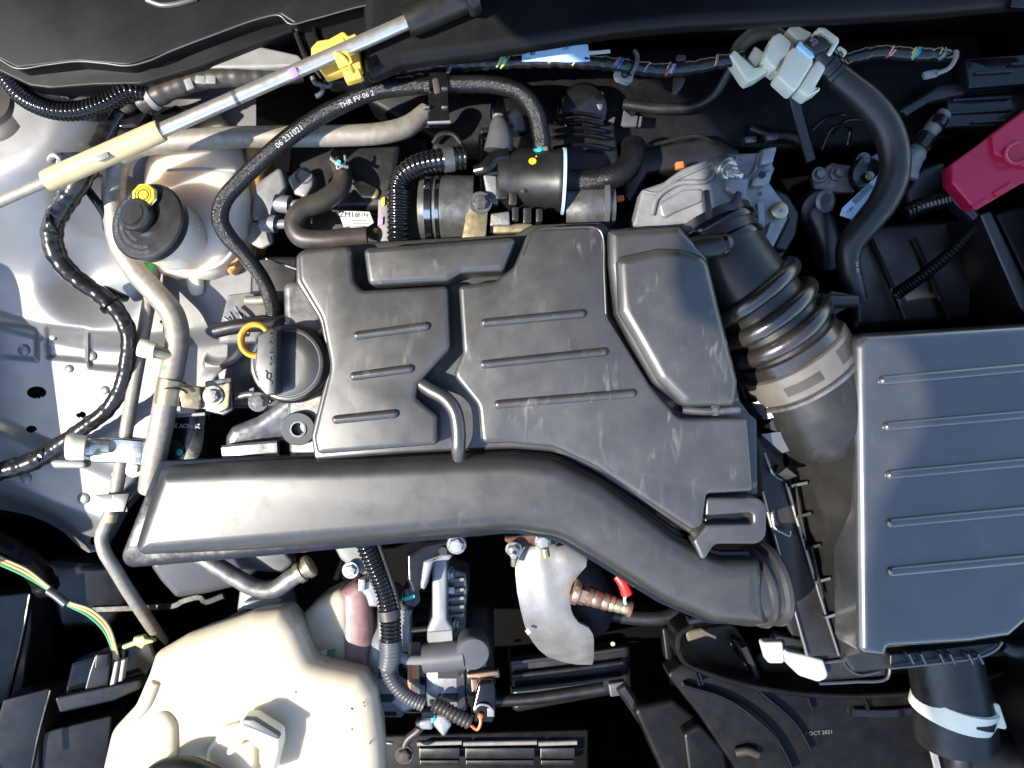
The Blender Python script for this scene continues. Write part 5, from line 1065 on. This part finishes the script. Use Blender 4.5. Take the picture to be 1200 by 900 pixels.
# bracket with white nut
t = thing('alternator_bracket', 'black and bright aluminium alternator bracket with flanged bolt under the duct', 'bracket', 490, 660, -160)
m = MB(); m.plate([(475,650,4),(498,636,6),(530,630,10),(552,632,6),(540,644,8),(530,654,6),(514,652,4),(500,664,4),(494,690,6),(484,700,4),(476,680,5)], -98, 30, 5, 4); m.build('casting', 'gloss', t)
m = MB(); m.plate([(496,658,4),(520,649,4),(532,650,3),(526,657,4),(508,658,4),(502,678,6),(498,692,4),(492,690,4)], -94, 30, 3); m.build('alu_edge', 'alu', t)  # separate edge piece in cast aluminium
m = MB(); m.hexbolt(535,638,-82,9.2,(0,-0.05,1),9,1.25); m.build('bolt', 'zinc', t)
m = MB(); m.lathe([(5,0),(5,.5)], (519,646,-92.2), (0,0,1), 16); m.build('hole', 'ink', t)
m = MB(); m.plate([(472,688,3),(490,684,3),(492,706,4),(486,712,3),(470,710,3)], -112, 20, 3); m.build('tab', 'gloss', t)
m = MB(); m.plate(capsule(474,702,484,699,2.4), -110.6, 2, .8); m.build('teal_paint', 'teal', t)
m = MB(); m.plate([(380,622,8),(424,620,8),(438,660,10),(430,676,8),(418,672,8),(398,656,8)], -112, 50, 6); t = m.build('tensioner_cover', 'lgrey', label='grey cover plate left of the thick corrugated conduit', cat='cover')
m = MB(); m.hexbolt(411,668,-104,7); m.build('bolt', 'zinc', t)
m = MB(); m.plate([(420,680,3),(436,678,3),(446,696,4),(444,712,4),(432,712,3),(428,700,3),(421,692,3)], -112, 26, 4); m.box(424,686,-106,8,14,10,0,1,1); m.build('pale_bracket', 'zinc', label='bright pale metal bracket beside the thick conduit', cat='bracket')

# ------------------------------------------------------------------ exhaust heat shield and sensor
t = thing('exhaust_manifold', 'exhaust manifold with bright curved heat shield and rusty pipe', 'exhaust', 650, 700, -220)
rows = [(638,618,662,-92),(646,612,680,-90),(656,607,688,-89),(664,604,687,-89),(674,604,678,-90),(684,605,671,-92),(694,606,668,-94),(704,608,668,-97),(714,610,669,-101),(722,612,672,-106),(730,614,678,-113),(736,616,690,-120),(744,619,695,-132),(752,624,696,-148),(762,632,696,-170),(770,642,696,-192),(776,660,695,-212),(779,676,694,-224)]
m = MB(); rg = []
for (y, x0, x1, z_) in rows:
    r_ = []
    for j in range(13):
        f = j/12; x = x0+(x1-x0)*f; cv = 9*(1-(2*f-1)**2)**.7 + 2.2*math.sin(x*.21+y*.13)*math.sin(y*.17)
        r_.append(P(x, y, z_-16+cv))
    rg.append(r_ + [v+Vector((0,2,-3)) for v in reversed(r_)])
m.rings(rg); sh = m.build('heat_shield', 'shield', t, ang=50)
m = MB(); m.lathe([(4,0),(4,.6)], (619,740,-118), (-.6,0,1), 4); m.build('shield_slot', 'copper', sh)
m = MB(); m.tube([(650,640,-190),(672,680,-200),(690,705,-220),(694,725,-280)], [38,36,30,22], 26); m.build('pipe', 'pipedark', t)
m = MB(); m.plate([(586,631,3),(640,624,4),(660,636,4),(640,640,3),(612,642,3),(600,640,3)], -84, 16, 3); m.build('flange', 'rust', t)
for (x, y) in ((602,643),(636,634)):
    g = MB(); g.hexbolt(x, y, -76, 8.2, (0,-0.35 if x < 620 else 0,1), 8, 1.2, 10 if x < 620 else 0); g.build('nut', 'zinc', t)
m = MB(); m.tube([(602,646,-78),(602,662,-90)], 3.4, 10); m.build('stud', 'yzinc', t)
m = MB(); m.tube([(638,642,-72),(640,652,-74)], 5, 12); m.build('stud', 'yzinc', t)
t = thing('oxygen_sensor', 'browned oxygen sensor with red sleeve screwed into the exhaust', 'sensor', 700, 696, -150)
sx = Vector((1,-0.32,0.0)).normalized(); s0 = P(671,692,-104)
m = MB(); m.lathe([(16,0),(17,2),(17,8),(12,9)], s0, sx, 30, world=True); m.lathe([(15,8),(15,18),(13,20)], s0, sx, 6, world=True); m.build('hex', 'copper', t)
m = MB(); m.lathe([(11,18),(13,20),(13,26),(11.5,27),(12.5,30),(12.5,38),(11,40),(12,42),(12,48),(10,50)], s0, sx, 28, world=True); m.build('barrel', 'copper', t)
m = MB(); m.lathe([(10,50),(11,52),(11,56),(9,57),(10,60),(10,66),(8.5,67),(9.5,70),(9,76),(7,77)], s0, sx, 28, world=True); m.build('crimped_end', 'yzinc', t)
m = MB(); m.lathe([(10,76),(11,78),(11,80),(3,81)], s0, sx, 24, world=True); m.build('seal', 'rust', t)
m = MB(); m.tube([(723,675,-92),(730,684,-90),(735,696,-92)], [5,6,7], 14, 3); m.build('sleeve', 'redwire', t)
m = MB(); m.tube([(734,696,-92),(732,702,-94),(733,708,-94)], 1.8, 8, 2); m.build('wire', 'blue', t)

# ------------------------------------------------------------------ front: radiator, crossbar, beams
t = thing('radiator', 'dark radiator top with bright edged bars at the bottom', 'radiator', 580, 885, -420)
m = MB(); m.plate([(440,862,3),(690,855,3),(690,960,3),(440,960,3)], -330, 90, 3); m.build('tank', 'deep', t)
for (x0, x1) in ((489,541),(543,629),(631,676)):
    g = MB(); g.ribbon([(x0,871,-300),(x1,869.5,-300)], 5, 6, bev=.2); g.build('bright_bar', 'shield', t)
    g = MB(); g.box((x0+x1)/2, 883, -306, x1-x0-4, 13, 10, 0, 1.5, 1.5); g.build('fin_block', 'black', t)
    g = MB(); g.box((x0+x1)/2, 894, -308, x1-x0-6, 6, 10, 0, 1, 1); g.build('fin_block', 'black', t)
m = MB(); m.box(456,872,-298,8,3.5,4,0,.5,.5); m.build('bright_tip', 'chrome', t)
m = MB(); m.tube([(500,842,-250),(490,856,-256),(478,866,-260),(472,880,-262)], 5, 12); m.hexbolt(474,884,-258,8); m.build('drain_cock', 'brown', label='dull drain cock with hose below the alternator', cat='valve')
m = MB(); m.tube([(560,822,-290),(620,819,-286),(670,812,-282),(708,806,-280)], 7, 14); t = m.build('crossbar', 'black', label='dark crossbar pipe behind the heat shield', cat='pipe')
m = MB(); m.lathe([(2.6,0),(2.6,2),(1.5,2.4)], (718,754,-250), (0,0,1), 12); m.build('bright_rivet', 'beige', label='single tiny bright rivet in the dark beside the exhaust', cat='rivet')
m = MB(); m.box(724,808,-270,20,16,12,10,2,2); m.build('end_block', 'grey', t)
m = MB(); m.ribbon([(728,804,-262),(756,846,-258),(790,902,-250),(820,950,-245)], 14, 14); m.build('brace', 'black', label='dark diagonal brace running to the bottom edge', cat='brace')
m = MB(); m.plate([(700,700,6),(790,715,8),(785,735,6),(700,730,6)], -260, 40, 6); m.plate([(775,735,4),(786,735,4),(790,775,4),(780,775,4)], -230, 20, 3); m.build('suspension_link', 'deep', label='dim black arm below the duct collar', cat='arm')
# fan shroud
t = thing('fan_shroud', 'black fan shroud with curved ring below the air box', 'fan shroud', 960, 850, -330)
arc = [(806,726,-178),(792,736,-178),(790,752,-178),(797,768,-178),(830,783,-178),(880,797,-178),(960,806,-178),(1040,805,-178),(1110,796,-178),(1160,780,-178)]
m = MB(); m.ribbon(arc, 6, 50); m.build('ring', 'deep', t)
m = MB(); m.ribbon([(806,727,-152),(840,722,-152),(880,722,-152),(930,728,-152)], 8, 14); m.build('ring_top', 'black', t)
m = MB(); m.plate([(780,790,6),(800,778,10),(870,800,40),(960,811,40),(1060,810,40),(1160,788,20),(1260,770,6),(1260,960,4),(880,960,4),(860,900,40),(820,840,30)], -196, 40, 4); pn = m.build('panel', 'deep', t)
for (x0, y0, x1, y1) in ((812,782,818,800),(816,781,822,799),(940,804,950,832),(1004,800,1016,832),(1066,800,1072,826)):
    g = MB(); g.ribbon([(x0,y0,-186),(x1,y1,-190)], 3, 14); g.build('rib', 'gloss', pn)
m = MB(); m.ribbon([(800,802,-188),(850,818,-186),(890,846,-184),(912,870,-184),(930,905,-184)], 4, 10); m.build('rib', 'gloss', pn)
m = MB(); m.ribbon([(890,810,-190),(930,846,-188),(950,880,-188)], 4, 10); m.build('rib', 'gloss', pn)
m = MB(); m.ribbon([(1000,835,-190),(1040,836,-190),(1080,832,-190)], 10, 4); m.build('rib', 'gloss', pn)
m = MB(); m.text('17 OCT 2021', 4.6, 958, 861, -194, 5, .4); m.text('T', 13, 1187, 832, -194, -12, .4); m.build('lettering', 'inkd', pn)
m = MB(); m.plate([(800,742,6),(860,730,10),(880,762,8),(872,792,10),(820,775,10)], -262, 8, 3, tilt=(0.12,0)); m.build('fan_blade', 'olive', t)
m = MB(); m.plate([(886,770,6),(930,752,10),(1090,780,8),(1090,802,10),(960,802,10),(895,790,10)], -258, 8, 3, tilt=(0.05,0)); m.build('fan_blade', 'olive', t)
m = MB(); m.plate([(856,746,3),(872,752,3),(880,792,4),(866,770,4)], -228, 20, 3); m.ribbon([(870,755,-196),(880,778,-196),(890,806,-196)], 8, 20); m.build('spoke', 'black', t)
m = MB(); m.plate([(740,830,8),(790,820,10),(840,860,14),(870,900,10),(880,960,6),(800,960,6)], -230, 60, 6); m.plate([(800,860,8),(820,848,8),(850,880,8),(860,940,8),(810,940,8)], -205, 30, 5); m.build('lower_cowling', 'deep', t)
m = MB(); m.tube([(862,882,-190),(876,880,-188),(888,884,-190)], 5, 10); m.build('worn_edge', 'brown', t)
# hose elbow with white clamp
t = thing('inlet_snorkel', 'black rubber inlet hose stub with white metal clamp below the air box', 'hose', 1120, 830, -200)
hp = [(1104,752,-110),(1110,790,-112),(1117,825,-116),(1120,862,-124)]
m = MB(); m.tube(hp, [40,41,43,45], 40, 4); m.build('hose', 'rubber', t)
pa = catmull([P(*p) for p in hp], 1.0); fr_ = frames(pa); i = int(len(pa)*.66); ca = (fr_[i][0]+Vector((-0.38,0.0,0))).normalized()
m = MB(); m.lathe([(50.5,-13),(52,-12.5),(52,12.5),(50.5,13)], pa[i][0], ca, 52, world=True); cl = m.build('clamp', 'white', t)
q2 = ca.to_track_quat('Z', 'Y').to_matrix(); zl = q2.transposed() @ Vector((0,0,1)); tu = math.atan2(zl.y, zl.x); xl = q2.transposed() @ Vector((1,0,0)); sg = 1 if math.sin(math.atan2(xl.y, xl.x)-tu) > 0 else -1
rg = []
for jj in range(9):
    th = tu+sg*(0.02+0.62*jj/8); hw = 1.5+4.5*jj/8
    rg.append([pa[i][0]+q2 @ Vector((rr*math.cos(th), rr*math.sin(th), hh)) for rr, hh in ((51,-hw),(52.6,-hw),(52.6,hw),(51,hw))])
m = MB(); m.rings(rg); m.build('clamp_slot', 'ink', cl)
m = MB(); m.plate([(1154,822,3),(1172,826,4),(1182,856,3),(1164,853,3),(1162,848,2),(1172,847,2),(1166,832,2),(1156,830,2)], -82, 8, 2); m.plate([(1146,836,2),(1158,834,2),(1162,842,3),(1156,852,3),(1150,848,2)], -74, 10, 2); m.build('clamp_ear', 'white', cl)
m = MB(); m.ribbon([(1084,846,-150),(1092,874,-150),(1102,915,-150)], 8, 4); m.build('grey_strip', 'lgrey', label='pale grey strip below the clamped inlet hose', cat='strip')
m = MB(); m.tube([(1130,868,-160),(1124,890,-165),(1140,920,-170)], [22,20,20], 20); m.tube([(1126,888,-160),(1160,884,-160),(1210,905,-165)], [24,26,28], 22); m.build('resonator', 'black', label='black resonator duct under the clamped inlet hose at the bottom corner', cat='duct')
m = MB(); m.tube([(1174,756,-100),(1190,762,-100),(1225,758,-100)], [8,10,12], 16); m.build('drain_nozzle', 'black', label='short black nozzle peeking out under the air box corner', cat='nozzle')

# ------------------------------------------------------------------ dim things low in the bay
t = thing('subframe', 'dim black subframe with pressed ribs low in the bay behind the radiator', 'subframe', 640, 780, -430)
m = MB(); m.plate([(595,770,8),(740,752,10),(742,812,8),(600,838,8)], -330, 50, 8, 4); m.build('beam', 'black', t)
for y in (766, 782, 798):
    g = MB(); g.ribbon([(600,y+10,-322),(670,y+2,-322),(730,y-6,-322)], 5, 6); g.build('rib', 'black', t)
m = MB(); m.tube([(690,712,-250),(730,722,-245),(775,724,-240),(800,716,-240)], 9, 14); m.build('lower_hose', 'rubber', label='dim black hose below the duct beside the oxygen sensor', cat='hose')
t = thing('inner_wing_panel', 'dim black inner panel with pressed seams in the gap above the air box', 'panel', 1090, 320, -330)
m = MB(); m.plate([(1000,262,8),(1130,256,8),(1175,300,8),(1190,372,8),(1010,384,8)], -250, 30, 8, 3, tilt=(0.15,0.1)); m.build('sheet', 'black', t)
for x0, x1 in ((1020,1060),(1070,1112)):
    g = MB(); g.ribbon([(x0,280,-246),((x0+x1)/2,325,-240),(x1,374,-236)], 6, 6); g.build('seam', 'black', t)
m = MB(); m.tube([(940,232,-130),(955,252,-130),(965,280,-136),(968,312,-150)], [16,18,18,16], 18); m.lathe([(22,-4),(22,6),(18,9)], (955,243,-122), (0.3,-0.6,1), 24); m.build('actuator', 'black', label='dim black actuator cylinder between throttle casting and large hose', cat='actuator')
m = MB(); m.lathe([(11,-6),(13,-4),(13,3),(9,5),(5,4)], (966,236,-108), (0.2,-.2,1), 22); m.build('vent_knob', 'steel', label='grey knob on the dim actuator beside the blue barcode label', cat='knob')
m = MB(); m.tube([(880,150,-140),(900,158,-136),(925,160,-136),(948,170,-140)], 7, 12); m.build('brake_hose', 'rubber', label='dim black hose crossing behind the flat strap', cat='hose')
for x, y in ((880,163),(905,160)):
    g = MB(); g.box(x, y, -118, 14, 8, 14, 6, 1.5, 2); g.build('relay_stub', 'steel', label=('left' if x < 890 else 'right')+' one of two small grey stubs above the throttle casting ear', cat='stub', group='two grey stubs above the casting')
m = MB(); m.plate([(60,650,10),(130,664,10),(150,700,10),(120,740,8),(70,736,8)], -240, 40, 8, 3, tilt=(-0.3,0.2)); m.build('mud_guard', 'black', label='dim black mud guard behind the thin wire bundle', cat='mud guard')
